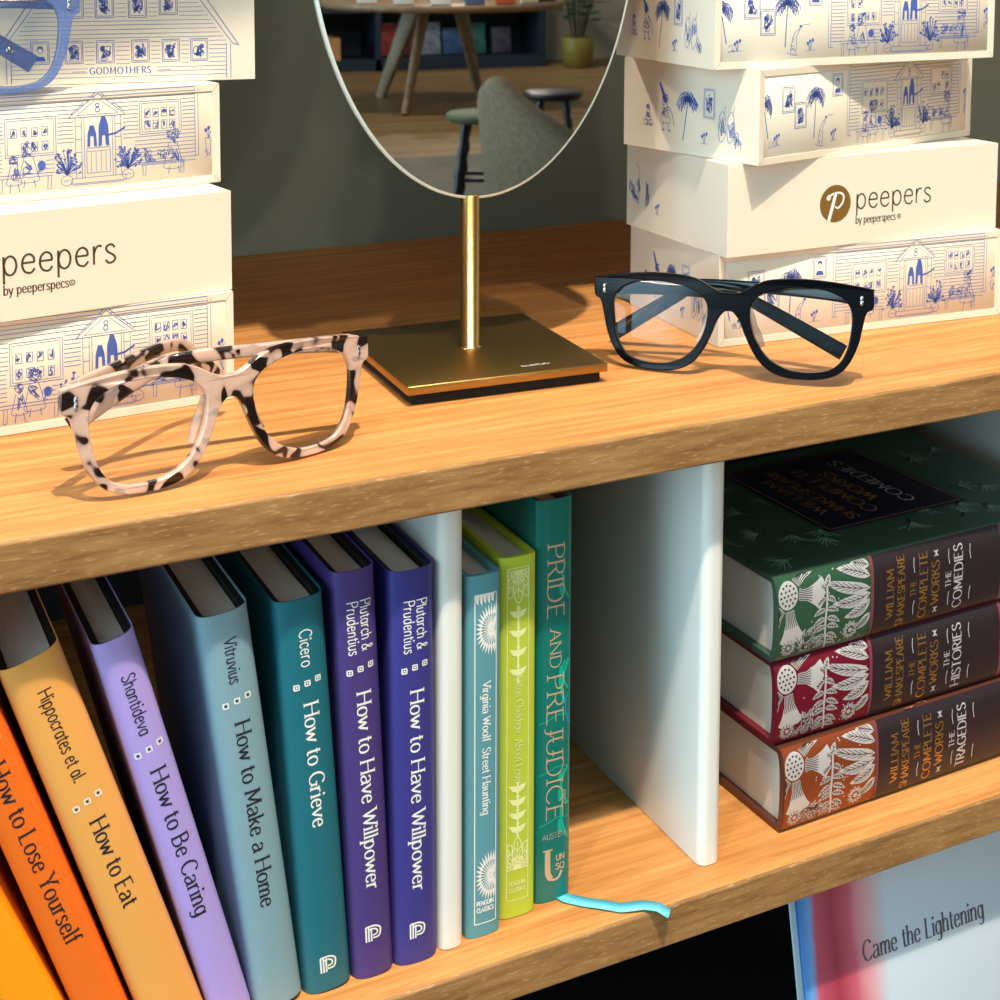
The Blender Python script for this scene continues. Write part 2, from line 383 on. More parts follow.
mb = MB(); mb.box(X0, X1, .02, DEP, -1.03, -.77); mb.build('plinth', BLACK_BOARD, case)
mb = MB(); mb.box(X0, X1, .404, DEP, -.75, -T); mb.build('back_panel', mat('black_backing', (30, 31, 34), rough=.8), case)
def divider(xl, xr, ):
    mb = MB(); r = .0045; y0 = .0165; prof = []
    for k in range(9):
        a = PI + PI / 2 * k / 8; prof.append((xl + r + r * math.cos(a), y0 + r + r * math.sin(a)))
    for k in range(9):
        a = 1.5 * PI + PI / 2 * k / 8; prof.append((xr - r + r * math.cos(a), y0 + r + r * math.sin(a)))
    prof += [(xr, .4035), (xl, .4035)]
    mb.prism(prof, ZL + .0004, -T - .0002, 'z', 0, True)
    o = mb.build('divider', WHITE_METAL, case)
    return o
divider(.0668, .0786); divider(.1994, .2113); divider(.474, .4858)

# ------------------------------------------------------------------ room
def struct(o): o['kind'] = 'structure'; return o
mb = MB(); mb.box(-4, 8, .414, .47, -1.03, 2.2); struct(mb.build('wall_back', WALL))
FLOORM = oak('floor_planks', (96, 70, 44), (134, 102, 66), (160, 126, 86), scale=(.5, 9, 9), pore=.2)
ZF = -1.03
mb = MB(); mb.box(-4, 8, -12.2, .47, ZF - .05, ZF); struct(mb.build('floor', FLOORM))
WALL2 = mat('far_wall_paint', (168, 160, 148), rough=.9)
mb = MB(); mb.box(-4, 8, -12.25, -12.2, ZF, 2.2); struct(mb.build('wall_far', WALL2))
mb = MB(); mb.box(8, 8.05, -12.2, .47, ZF, 2.2); struct(mb.build('wall_right', WALL2))

# ------------------------------------------------------------------ gift boxes
BW, BD, BH = .182, .098, .0478
def scrib(ink, x, y, rx, ry, n, rnd, w=.22):
    pts = [(x + rx * rnd.uniform(-1, 1), y + ry * rnd.uniform(-1, 1)) for _ in range(n)]
    ink.stroke(pts, w, 0, smooth=True)
def person(ink, x, y, h, rnd, seated=False, dark=False):
    hd = h * .13
    ink.circle(x, y + h - hd, hd * .8, .25); scrib(ink, x, y + h - hd * .6, hd, hd * .7, 9, rnd, .35)
    bw = h * .16
    ink.stroke([(x - bw * .5, y + h * .72), (x - bw, y + h * .4), (x - bw * 1.1, y + h * .22), (x + bw * 1.1, y + h * .22), (x + bw, y + h * .4), (x + bw * .5, y + h * .72)], .25, 0, smooth=True)
    scrib(ink, x, y + h * .5, bw * .8, h * .18, 14, rnd, .32); scrib(ink, x, y + h * .8, bw * .8, h * .1, 10, rnd, .3)
    for sx in (-.5, .6):
        ink.stroke([(x + sx * bw, y + h * .25), (x + sx * bw * 1.3, y + h * .1), (x + sx * bw * 1.4, y + .2)], .3, 0)
        ink.poly([(x + sx * bw * 1.4 - .2, y), (x + sx * bw * 1.4 + 1.3, y - .5), (x + sx * bw * 1.4 + 1.2, y + .4), (x + sx * bw * 1.4 - .1, y + .8)])
def potted(ink, x, y, rnd, h=13):
    ink.circle(x, y + 2.4, 2.7, .25, ry=2.4); ink.stroke([(x - 1.6, y + 2.6), (x - .6, y + 2), (x + .3, y + 2.8), (x + 1.4, y + 2.2)], .25)
    for k in range(44):
        a = rnd.uniform(-.3, PI + .3); L = rnd.uniform(.3, 1) * h * .78
        ex, ey = x + math.cos(a) * L * .66, y + 7 + math.sin(a) * L
        ink.stroke([(x, y + 5), ((x + ex) / 2 + .3, (y + 5 + ey) / 2 + .8), (ex, ey)], .24, 0, smooth=True)
        ink.poly([(ex, ey), (ex + .9, ey + .5), (ex + .3, ey + 1.2), (ex - .5, ey + .7)])
def palm(ink, x, y0, y1, rnd, lean=2.0, s=1.0):
    tx, ty = x, y1
    ink.stroke([(x + lean, y0), (x + lean * .5, (y0 + y1) / 2), (tx, ty)], .55, 0, smooth=True)
    for k in range(19):
        a = -.7 + k * (PI + 1.4) / 18
        L = (6.2 + rnd.uniform(-1.2, 1.2)) * s
        mx, my = tx + math.cos(a) * L * .6, ty + math.sin(a) * L * .6 + 1.2 * s
        ex, ey = tx + math.cos(a) * L * 1.05, ty + math.sin(a) * L * .75 - 1.4 * s
        ink.stroke([(tx, ty), (mx, my), (ex, ey)], .4, 0, smooth=True)
        for t in (.25, .45, .65, .85, 1):
            bx, by = tx + (ex - tx) * t, ty + (ey - ty) * t + .9 * s * (1 - t)
            ink.stroke([(bx, by), (bx + rnd.uniform(-1, 1), by - 2.0 * s)], .38)
def portrait(ink, x, y, w, h, rnd, n=2):
    ink.frame(x, y, x + w, y + h, .3); ink.frame(x + .7, y + .8, x + w - .7, y + h - .8, .22)
    cx = x + w / 2
    if n == 1:
        ink.circle(cx, y + h * .62, w * .17, .25); ink.poly([(cx - w * .17, y + h * .62), (cx - w * .12, y + h * .8), (cx + w * .14, y + h * .8), (cx + w * .18, y + h * .6), (cx, y + h * .72)])
        ink.poly([(cx - w * .33, y + h * .14), (cx + w * .33, y + h * .14), (cx + w * .2, y + h * .34), (cx - w * .2, y + h * .34)])
    else:
        scrib(ink, cx, y + h * .5, w * .3, h * .36, 16, rnd, .35); scrib(ink, cx, y + h * .4, w * .3, h * .26, 12, rnd, .3)
        ink.disc(cx + w * .16 * rnd.choice((-1, 1)), y + h * .66, w * .14); ink.disc(cx - w * .1, y + h * .3, w * .12)
def tulip(ink, x, y):
    for dx, h in ((0, 4.6), (-1.4, 3.6), (1.7, 5.2)):
        ink.stroke([(x, y), (x + dx, y + h)], .25); ink.disc(x + dx, y + h, .75, ry=1.0, n=8)
    ink.stroke([(x - 2.6, y - .2), (x + 3, y + .1)], .2)
def dog(ink, x, y, rnd):
    ink.stroke([(x - 4, y + 1.2), (x - 2, y + .4), (x - 1.5, y + 4), (x - .5, y + 8), (x + 1, y + 11.5), (x + 2.6, y + 12.6), (x + 4, y + 13.4), (x + 3.2, y + 11.4), (x + 2, y + 9.6), (x + 1.8, y + 5), (x + 1.6, y + .3)], .28, 0, smooth=True)
    for k in range(9): ink.disc(x + rnd.uniform(-1.2, 1.2), y + rnd.uniform(1.5, 9.5), .35, n=6)
    ink.disc(x + 4.4, y + 14.4, .8); ink.stroke([(x + 5, y + 14.6), (x + 7, y + 15.6), (x + 9, y + 15.2), (x + 10, y + 16)], .2, 0, smooth=True)
    ink.stroke([(x - 1.6, y), (x + 2.6, y - .3)], .35)
def house_front(clip, seed=1):
    """the facade printed on the long side, in mm: u 64..156 is the house"""
    rnd = random.Random(seed); ink = Ink(clip); d = 123.4
    wl, wr = 70.0, 171.3
    for x in (wl, wl + 1.6, wr, wr - 1.6): ink.stroke([(x, 9.0 if x < 100 else 14), (x, 60)], .24)
    ink.stroke([(wl, 9), (wl + 3, 9)], .24); ink.stroke([(wr - 3, 14), (wr, 14)], .24)
    wins = [(d - 41.5, 20, d - 19.2, 37.5), (d + 19.5, 26, d + 39.5, 41.5)]
    y = 12.0
    while y < 60:
        segs = [(wl + 1.6, wr - 1.6)]
        cuts = [(a - .6, c + .6) for a, b, c, e in wins if b - .6 < y < e + .6]
        if y < 36.5: cuts.append((d - 11.2, d + 11.6))
        elif y < 46.5: hw = 13.5 * (46.5 - y) / 10.0; cuts.append((d - hw, d + hw))
        if y < 24: cuts += [(d - 20, d - 11), (d + 11, d + 17)]
        if y < 26: cuts += [(d - 43, d - 24)]
        for a, b in sorted(cuts):
            n = []
            for s0, s1 in segs:
                if b <= s0 or a >= s1: n.append((s0, s1)); continue
                if a > s0: n.append((s0, a))
                if b < s1: n.append((b, s1))
            segs = n
        for s0, s1 in segs:
            if s1 - s0 > 1: ink.stroke([(s0, y), ((s0 + s1) / 2, y + rnd.uniform(-.1, .1)), (s1, y)], .25)
        y += 1.85
    for a, b, c, e in wins:
        ink.frame(a, b, c, e, .26); ink.frame(a + 1, b + 1, c - 1, e - 1, .2)
        for r in range(2):
            for k in range(4):
                x = a + 2.4 + k * (c - a - 4) / 4; yy = b + 2.2 + r * (e - b - 4) / 2 + rnd.uniform(-.2, .5); w = 2.6
                if rnd.random() < .85:
                    ink.frame(x, yy, x + w, yy + 4, .28); scrib(ink, x + w / 2, yy + 2, w * .4, 1.7, 7, rnd, .45)
    # porch
    ink.stroke([(d - 13.4, 36), (d, 46.6), (d + 13, 36), (d - 13.4, 36)], .3); ink.stroke([(d - 12.4, 37.6), (d, 48), (d + 12.4, 37.6)], .26); ink.stroke([(d - 9.6, 37), (d, 44.4), (d + 9.4, 37), (d - 9.6, 37)], .22)
    text(ink, '8', d - 1.3, 38, 4.2, 'thin', weight=1.6)
    for x in (-10.4, -7.6, -6.4, 6.6, 7.8, 10.6): ink.stroke([(d + x, 8), (d + x, 36)], .24)
    for yy in (14, 20, 26, 32): ink.stroke([(d - 10.4, yy), (d - 7.6, yy)], .22); ink.stroke([(d + 7.8, yy), (d + 10.6, yy)], .22)
    for x, s in ((-2.9, 1), (2.5, 1.12)):
        ink.poly([(d + x - 2.2 * s, 22), (d + x - 2.0 * s, 28 * s), (d + x - .9, 32 * s), (d + x + .9, 32 * s), (d + x + 2.0 * s, 28 * s), (d + x + 2.3 * s, 22), (d + x + .9, 22.4), (d + x + .7, 27), (d + x - .7, 27), (d + x - .9, 22.4)])
    ink.stroke([(d + 4, 27), (d + 8, 27.6), (d + 12.5, 30)], .9)
    ink.frame(d - 5.4, 10, d + 5.4, 21.6, .26)
    for x in (-3.4, -1.2, 1.2, 3.4): ink.stroke([(d + x, 10.6), (d + x, 19.6)], .2)
    ink.stroke([(d - 5.4, 20), (d + 5.4, 20)], .2)
    for k, (a, b) in enumerate(((12.4, 8), (12.8, 5.6), (11.8, 5))): ink.stroke([(d - a, b), (d + a, b)], .24)
    ink.stroke([(d - 12.4, 8), (d - 12.8, 5.6)], .24); ink.stroke([(d + 12.4, 8), (d + 12.8, 5.6)], .24)
    potted(ink, d - 14.6, 5, rnd); potted(ink, d + 13.6, 5.6, rnd)
    # bench with two sitters, left; child and dog on a bench, right
    ink.stroke([(d - 46, 12), (d - 21, 12)], .3); ink.stroke([(d - 46, 10.6), (d - 21, 10.6)], .24)
    for x in (-44.5, -23): ink.stroke([(d + x, 10.6), (d + x - .4, 4.6), (d + x + 1.2, 4.6), (d + x + 1.4, 10.6)], .24)
    person(ink, d - 38, 4, 17, rnd); person(ink, d - 31.5, 3.6, 23, rnd); ink.disc(d - 25.8, 15.6, 1.8, ry=2.2); scrib(ink, d - 26, 15, 2.6, 3, 9, rnd)
    ink.stroke([(d + 20, 12.6), (d + 41, 12.6)], .3); ink.stroke([(d + 20, 11.4), (d + 41, 11.4)], .24)
    for x in (20.6, 39): ink.stroke([(d + x, 11.4), (d + x, 6.4), (d + x + 1.4, 6.4), (d + x + 1.6, 11.4)], .24)
    person(ink, d + 35.4, 3.8, 24, rnd); scrib(ink, d + 24, 16, 3, 3.4, 16, rnd, .3); scrib(ink, d + 30, 16, 2.6, 3, 14, rnd, .3)
    for k in range(8): ink.disc(d + rnd.uniform(-48, 40), rnd.uniform(2.6, 4.4), .22, n=5)
    # left of the house
    palm(ink, 3.5, 13, 30, rnd, 3.4)
    portrait(ink, 17.6, 25, 9.6, 13, rnd); portrait(ink, 27.6, 16.5, 9, 13, rnd)
    palm(ink, 44, 10, 32, rnd, -1.2); portrait(ink, 57.5, 31, 8, 11.5, rnd, 1); dog(ink, 48, 6, rnd); tulip(ink, 58.5, 8); tulip(ink, 13.5, 9)
    scrib(ink, 10, 10, 2.2, 2.2, 9, rnd); tulip(ink, 176.5, 22); scrib(ink, 176, 17, 1.6, 5, 8, rnd)
    return ink
def side_art(seed=4):
    rnd = random.Random(seed); ink = Ink((.5, .5, 97.5, 47.2))
    ink.circle(17, 14, 1.6, .25); ink.circle(21, 14, 1.6, .25); person(ink, 19, 13, 11, rnd)
    ink.poly([(27, 36), (28.4, 36.4), (33.4, 27), (31.4, 25.4)]); person(ink, 32, 11, 19, rnd); ink.stroke([(34, 24), (37, 20), (38.6, 14)], .4, 0, smooth=True)
    palm(ink, 48.5, 7, 28, rnd, -3.4); portrait(ink, 60, 20.5, 7.6, 15, rnd); tulip(ink, 60.4, 7)
    for x in (73, 79): ink.stroke([(x - 2, 22), (x, 25), (x + 2, 22), (x + 2.6, 14), (x - 1, 9), (x - 2.6, 14), (x - 2, 22)], .3, 0, smooth=True); ink.stroke([(x + 1.4, 24), (x + 2.2, 28)], .25); scrib(ink, x, 17, 2, 5, 12, rnd, .3)
    scrib(ink, 84, 11, 2.6, 4.4, 18, rnd, .32)
    return ink

def frame_face(mb, W, H, fr, rec):
    """front wall (y = 0) with a rim of width fr round a panel set back by rec"""
    o = [(0, 0), (W, 0), (W, H), (0, H)]; i = [(fr, fr), (W - fr, fr), (W - fr, H - fr), (fr, H - fr)]
    vs = [(x, 0, z) for x, z in o] + [(x, 0, z) for x, z in i] + [(x, rec, z) for x, z in i]
    fs = [(k, (k + 1) % 4, (k + 1) % 4 + 4, k + 4) for k in range(4)] + [(k + 4, (k + 1) % 4 + 4, (k + 1) % 4 + 8, k + 8) for k in range(4)] + [(8, 9, 10, 11)]
    mb.add(vs, fs)
SHADOW = mat('box_seam', (96, 92, 92), rough=.9)  # grey of the mitre seam lines on the box rim
def gift_box(label, loc, rz, H, face='house', seed=1, group=None, art=True, anchor='l', frontonly=False):
    t = thing('gift_box', label, 'box', loc, (0, 0, R(rz)), group)
    ox = 0 if anchor == 'l' else -BW
    mb = MB(); s = H / .0478
    def add(vs, fs): mb.add([(x + ox, y, z) for x, y, z in vs], fs)
    b = .0006
    mb.add([(ox, 0, 0), (ox + BW, 0, 0), (ox + BW, BD, 0), (ox, BD, 0), (ox, 0, H), (ox + BW, 0, H), (ox + BW, BD, H), (ox, BD, H)],
           [(0, 3, 2, 1), (4, 5, 6, 7), (1, 2, 6, 5), (2, 3, 7, 6), (3, 0, 4, 7)])
    fr = .0034
    if face == 'house':
        m2 = MB(); frame_face(m2, BW, H, fr, .0007); mb.add([(x + ox, y, z) for x, y, z in m2.v], m2.f)
        # mitre folds of the rim and the printed strip above the panel
        k = Ink(); 
        for a, c in (((0, 0), (fr * 1000, fr * 1000)), ((BW * 1000, 0), (BW * 1000 - fr * 1000, fr * 1000)), ((BW * 1000, H * 1000), (BW * 1000 - fr * 1000, H * 1000 - fr * 1000)), ((0, H * 1000), (fr * 1000, H * 1000 - fr * 1000))):
            k.stroke([a, c], .12)
        k.emit(mb, lambda u, v: (u + ox, -.00008, v), .001, 2)
        st = house_front((.5, (H - fr) * 1000 / s, 181.5, 47.6), seed)
        st.emit(mb, lambda u, v: (u + ox, -.0001, v * s), .001, 1)
    else:
        mb.add([(ox, 0, 0), (ox + BW, 0, 0), (ox + BW, 0, H), (ox, 0, H)], [(0, 1, 2, 3)])
        k = Ink()
        if face == 'logo':
            c0 = 68.6; cy = 22.6
            k.disc(c0, cy, 10.2, 3, ry=10.0, n=40)
            # script P in the roundel
            k.stroke([(c0 + a * 1.22, cy + b * 1.16) for a, b in ((-3.3, 4.2), (-4.4, 3.2), (-4.2, 2.2), (-3.2, 2.4), (-2.9, 3.8), (-1.2, 4.6), (2, 4.9), (4.3, 3.4), (3.9, .4), (1.6, -2.0), (-.2, -1.4))], 1.1, 4, smooth=True)
            k.stroke([(c0, cy + 5.3), (c0 - 2.6, cy - 3.4), (c0 - 4.4, cy - 9.2)], 2.0, 4, smooth=True)
            text(k, 'peepers', 82, 18.6, 12.4, 'thin', 2, fit=53.5, weight=1.2)
            text(k, 'by peeperspecs', 82.4, 10.6, 4.3, 'serif', 2, fit=27.5, weight=.95)
            k.circle(112, 12.4, 1.15, .4, 2); k.disc(112, 12.4, .5, 2)
        elif face == 'name':
            text(k, 'peepers', BW * 1000 - 104.4, 20.5, 13.2, 'thin', 2, fit=51, weight=1.2)
            text(k, 'by peeperspecs', BW * 1000 - 103.8, 11.8, 4.5, 'serif', 2, fit=28.2, weight=.95)
            k.circle(107.6, 13.6, 1.2, .4, 2); k.stroke([(107.3, 13.0), (107.3, 14.2), (107.9, 14), (107.4, 13.5), (108, 13.0)], .25, 2)
        for pts, m in k.polys:
            off = -.00008 if m != 4 else -.0002
            mb.add([(p.x * .001 + ox, off, p.y * .001 * s) for p in pts], [list(range(len(pts)))], m)
    if art and anchor == 'l':
        sa = side_art(seed)
        if face == 'logo':
            rnd = random.Random(9); sa = Ink()
            for a in range(4): scrib(sa, 5 + a * 2.6, 22 + rnd.uniform(-6, 8), 2.6, 4, 12, rnd, .32)
            sa.stroke([(13, 14), (13.4, 34), (10, 36)], .35); scrib(sa, 22, 20, 2, 7, 18, rnd, .34); sa.stroke([(20, 11), (20.4, 24)], .3); tulip(sa, 32, 11)
        # left wall: u runs from the back edge to the front
        sa.emit(mb, lambda u, v: (ox - .0001, BD - u, v * s), .001, 1)
    mb.build('box_body', [CARTON, INK_BLUE, SHADOW if face == 'house' else INK_BROWN, GOLD_PRINT, WHITE_INK], t)
    if face == 'house':
        p = MB(); g = .00035
        p.bbox(ox + fr + g, ox + BW - fr - g, .0004, .0022, fr + g, H - fr - g, .0003, 1)
        ik = house_front((fr * 1000 + .6, (fr * 1000 + .6) / s, (BW - fr) * 1000 - .6, (H - fr) * 1000 / s - .6), seed)
        ik.emit(p, lambda u, v: (u + ox, .00033, v * s), .001, 1)
        p.build('front_flap', [CARTON, INK_BLUE], t)
    return t

GL = 'gift boxes in the left stack'; GR = 'gift boxes in the right stack'
gift_box('cream gift box with blue house drawing, lowest of the left stack', (.0111, .1222, .0003), 4.0, .050, 'house', 1, GL, anchor='r')
gift_box('plain cream gift box lettered peepers without a roundel, second from the bottom of left stack', (.0116, .1255, .0506), 8.0, .0456, 'name', 2, GL, anchor='r')
gift_box('cream gift box with blue house drawing directly under the upright box', (.0140, .1500, .0965), 8.0, .0466, 'house', 3, GL, anchor='r')
gift_box('cream gift box with blue palms, bottom of right stack behind the black glasses', (.2597, .0954, .0003), -4.0, .0478, 'house', 5, GR)
gift_box('cream gift box with a brown roundel and peepers lettering on its side', (.2600, .0893, .0484), 0.0, .0478, 'logo', 6, GR)
gift_box('cream gift box with blue palms resting on the peepers roundel box', (.2711, .0789, .0965), 12.5, .0484, 'house', 7, GR)
gift_box('cream gift box with blue palms, topmost of the right stack', (.2500, .0884, .1451), -1.0, .0478, 'house', 8, GR)

# upright box, lid toward the room
def lid_art():
    rnd = random.Random(21); k = Ink((1, .6, 181, 97)); hc = 119.5
    wl, wr, ev = hc - 51, hc + 51, 17.5
    for x in (wl, wl + 2, wr, wr - 2): k.stroke([(x, .8), (x, ev)], .28)
    k.stroke([(wl - 4, ev - 1), (hc - 4, 92)], .34); k.stroke([(wr + 4, ev - 1), (hc + 4, 92)], .34); k.stroke([(hc - 4, 92), (hc + 4, 92)], .3)
    k.stroke([(wl - 1, ev), (hc - 1, 88)], .3); k.stroke([(wr + 1, ev), (hc + 1, 88)], .3); k.stroke([(wl - 4, ev - 1), (wl - 1, ev)], .3); k.stroke([(wr + 4, ev - 1), (wr + 1, ev)], .3)
    px = lambda x: hc + (x - 120) * .4695
    wn = [(px(43) - 4, 9.5, 8, 10.4, 1), (px(75) - 4, 9.5, 8, 10.4, 2), (px(105) - 4, 9.5, 8, 10.4, 2), (px(139) - 4, 9.5, 8, 10.4, 2), (px(169) - 4, 9.5, 8, 10.4, 2), (px(197) - 4, 9.5, 8, 10.4, 2),
          (px(105) - 4.2, 30.5, 8.4, 12, 2), (px(137) - 4.2, 30.5, 8.4, 12, 2), (px(167) - 4.2, 31.5, 8.4, 12, 2), (px(76) - 4.2, 30.5, 8.4, 12, 2)]
    y = 3.0
    while y < 88:
        a, b = (wl + 2, wr - 2) if y < ev else (wl + 1 + (y - ev) / 70.5 * 50, wr - 1 - (y - ev) / 70.5 * 50)
        cuts = [(x - .8, x + w + .8) for x, yy, w, h, n in wn if yy - .7 < y < yy + h + .7]
        if 3.5 < y < 8.5: cuts.append((hc - 15, hc + 16))
        x = a
        for c0, c1 in sorted(cuts):
            if c0 > x: k.stroke([(x, y), ((x + c0) / 2, y + rnd.uniform(-.12, .12)), (c0, y)], .2)
            x = max(x, c1)
        if b > x: k.stroke([(x, y), ((x + b) / 2, y + rnd.uniform(-.12, .12)), (b, y)], .2)
        y += 2.0
    for x, yy, w, h, n in wn: portrait(k, x, yy, w, h, rnd, n)
    text(k, 'GODMOTHERS', hc, 4.3, 3.1, 'serif', 0, align='c', fit=28.5, weight=1.3, track=2)
    k.stroke([(hc - 22, 5.6), (hc - 16, 5.6)], .22); k.stroke([(hc + 17, 5.6), (hc + 23, 5.6)], .22)
    return k
t = thing('gift_box', 'upright gift box with the godmothers house on its lid, standing on the left stack', 'box', (.0345, .1600, .1434), (0, 0, R(-8)), GL)
mb = MB(); mb.box(-BW, 0, .003, .048, 0, .098); mb.build('box_body', CARTON, t)
mb = MB(); mb.box(-BW, 0, 0, .0028, 0, .098); lid_art().emit(mb, lambda u, v: (u - BW, -.0001, v), .001, 1)
mb.build('lid', [CARTON, INK_BLUE], t)

# ------------------------------------------------------------------ spectacles
OUT = [(0, 36.9), (3.0, 36.9), (7.6, 38.8), (13.2, 41.9), (20.3, 43.8), (34, 44.5), (48, 43.4), (62.4, 41.2), (63.2, 40), (63.2, 33), (60.4, 30.8), (58.8, 25.4), (57.0, 17.2), (53.6, 9.2), (49, 3.8), (41.6, .9), (31, .2), (22.6, 1.4), (16.2, 4.8), (11.4, 10.6), (7.6, 18.2), (5.0, 24.6), (2.2, 28.2), (0, 28.8)]
INN = [(9.6, 30.6), (10.0, 23), (12.6, 15.6), (17.9, 8.6), (25.2, 4.6), (32.8, 3.3), (41.6, 4.1), (47.6, 6.9), (51.6, 13), (53.6, 21.4), (54, 30.2), (51.4, 35.6), (45.6, 39), (38, 40.6), (28, 40.4), (18.5, 38.4), (12.7, 35.4)]
def outline(sx, sz):
    half = [(p.x * sx, p.y * sz) for p in crom([(-OUT[1][0], OUT[1][1])] + OUT + [(-2.2, 28.2)], 5)]
    half = [p for p in half if p[0] >= -1e-6]
    full = half + [(-x, z) for x, z in half[::-1]]
    inn = [(p.x * sx, p.y * sz) for p in crom(INN, 5, True)[:-1]]
    out = []
    for p in full:
        if not out or (p[0] - out[-1][0]) ** 2 + (p[1] - out[-1][1]) ** 2 > .05: out.append(p)
    return out, inn
def spectacles(name, label, loc, yaw, tilt, roll, sx, sz, mats, arms, group=None, core=None):
    """mats: frame, lens, temple, rivet, pad"""
    t = thing(name, label, 'glasses', loc, (0, 0, 0), group)
    t.rotation_euler = (Matrix.Rotation(yaw, 3, 'Z') @ Matrix.Rotation(-tilt, 3, 'X') @ Matrix.Rotation(-roll, 3, 'Y')).to_euler()
    out, inn = outline(sx, sz)
    cu = bpy.data.curves.new('rim', 'CURVE'); cu.dimensions = '2D'; cu.fill_mode = 'BOTH'
    cu.extrude = .00125; cu.bevel_depth = .0006; cu.bevel_resolution = 2; cu.offset = -.0005
    for lp in (out, inn, [(-x, z) for x, z in inn]):
        sp = cu.splines.new('POLY'); sp.points.add(len(lp) - 1); sp.use_cyclic_u = True
        for i, (x, z) in enumerate(lp): sp.points[i].co = (x * .001, z * .001, 0, 1)
    tmp = bpy.data.objects.new('rim', cu); C.objects.link(tmp)
    me = bpy.data.meshes.new_from_object(tmp.evaluated_get(bpy.context.evaluated_depsgraph_get()))
    bpy.data.objects.remove(tmp); bpy.data.curves.remove(cu)
    bow = .0045
    def bend(x): return bow * (x / .065) ** 2
    for v in me.vertices: x, z, d = v.co; v.co = (x, -d + bend(x) + .0018, z)
    me.flip_normals()
    me.name = 'frame_front'; me.materials.clear(); me.materials.append(mats[0])
    for p in me.polygons: p.use_smooth = False
    me.update()
    fr = bpy.data.objects.new('frame_front', me); C.objects.link(fr); fr.parent = t
    for s in (-1, 1):
        mb = MB(); lp = [(s * x * .001, z * .001) for x, z in inn]; cx = sum(p[0] for p in lp) / len(lp); cz = sum(p[1] for p in lp) / len(lp)
        rings = []
        for k, f in enumerate((1.012, .75, .5, .25)):
            rings.append([(cx + (x - cx) * f, bend(cx + (x - cx) * f) + .0016 - .0009 * (1 - f * f), cz + (z - cz) * f) for x, z in lp])
        mb.loft(rings, 0, True, False); mb.add(rings[-1], [list(range(len(lp)))], 0, True)
        mb.build('lens', mats[1], t)
        # nose pad
        mb = MB(); mb.tube([(s * .0092 * sx, .0042, .030 * sz), (s * .0098 * sx, .0062, .025 * sz), (s * .0122 * sx, .0066, .019 * sz), (s * .0150 * sx, .0045, .0135 * sz)], .0016, 8, sect=[(.0012, .0008), (.0022, .0016), (.0022, .0016), (.0012, .0008)])
        mb.build('nose_pad', mats[4], t)
        mb = MB(); yy = bend(.0595) - .0003
        for zc in (.0352, .0372): mb.bbox(s * .0583 * sx - .0008, s * .0583 * sx + .0008, yy - .0004, yy + .0006, zc * sz - .0012, zc * sz + .0012, .0005)
        mb.build('rivet', mats[3], t)
    for s, path, w in arms:
        mb = MB(); pts = [Vector(p) for p in path]
        # smooth the path
        P = []
        for i in range(len(pts) - 1):
            p0 = pts[i - 1] if i else pts[0] * 2 - pts[1]; p1, p2 = pts[i], pts[i + 1]; p3 = pts[i + 2] if i + 2 < len(pts) else p2 * 2 - p1
            for k in range(7):
                u = k / 7; P.append(.5 * ((2 * p1) + (p2 - p0) * u + (2 * p0 - 5 * p1 + 4 * p2 - p3) * u * u + (3 * p1 - p0 - 3 * p2 + p3) * u ** 3))
        P.append(pts[-1]); n = len(P)
        sect = []
        for i in range(n):
            u = i / (n - 1); h = .0052 - .0022 * min(1, u / .35) + (.0012 * max(0, (u - .6) / .4)); sect.append((.0016, h * w))
        mb.tube(P, .002, 16, sect=sect)
        a = mb.build('temple', mats[2], t)
        if core:
            m2 = MB(); m2.tube(P[2:-3], .0007, 8, sect=(.0018, .0011)); m2.build('wire_core', core, a)
            m3 = MB(); e = P[-3]; m3.lathe([(.0001, -.0022), (.0016, -.0022), (.0016, .0022), (.0001, .0022)], n=14)
            m3.v = [(e.x + x, e.y + z, e.z + y) for x, y, z in m3.v]; m3.build('rivet', SILVER, a)
        else:
            m2 = MB(); h0 = P[0]; m2.bbox(h0.x - s * .001 - .0022, h0.x - s * .001 + .0022, h0.y - .0028, h0.y + .0032, h0.z - .0022, h0.z + .0022, .0005); m2.build('hinge', SILVER, a)
    return t
LENS = lens_mat('clear_lens', (.97, .97, .98, 1), (.85, .9, 1, 1))
TORT = tortoise('blush_tortoiseshell')
BLACKF = mat('black_acetate', (6, 8, 13), rough=.14, spec=.14)
BLACKT = mat('smoky_teal_acetate', (9, 18, 22), rough=.12, spec=.35)
PADM = translucent('clear_nose_pad', (.9, .85, .82, 1), (.8, .7, .65, 1), .35)
k = 1.0667
spectacles('eyeglasses', 'blush tortoiseshell glasses with folded temples in front of the left box stack', (-.0174, .0270, .0009), .18, .07, -.007, k * .988, k * .988 * 1.02, (TORT, LENS, TORT, SILVER, PADM),
    [(-1, [(-.0635, .0085, .0405), (-.045, .022, .0425), (-.003, .049, .0440), (.012, .058, .036), (.029, .066, .019)], .9), (1, [(.0635, .0085, .0405), (.045, .0125, .0425), (-.006, .024, .0435), (-.024, .029, .038), (-.052, .037, .0215)], .9)])
spectacles('eyeglasses', 'glossy black glasses with folded temples beside the brass mirror base', (.232, .0475, .0022), -.785, .15, .03, k, k, (BLACKF, LENS, BLACKT, SILVER, PADM),
    [(-1, [(-.0635, .0085, .0392), (-.045, .0125, .039), (.000, .0235, .0362), (.012, .0255, .0315), (.0515, .029, .0108)], .95), (1, [(.0635, .0085, .0392), (.045, .0135, .0405), (-.019, .0295, .0405), (-.030, .032, .035), (-.066, .042, .0125)], .95)])
BLUEF = translucent('clear_blue_acetate', (.55, .66, .92, 1), (.22, .32, .62, 1), .40)
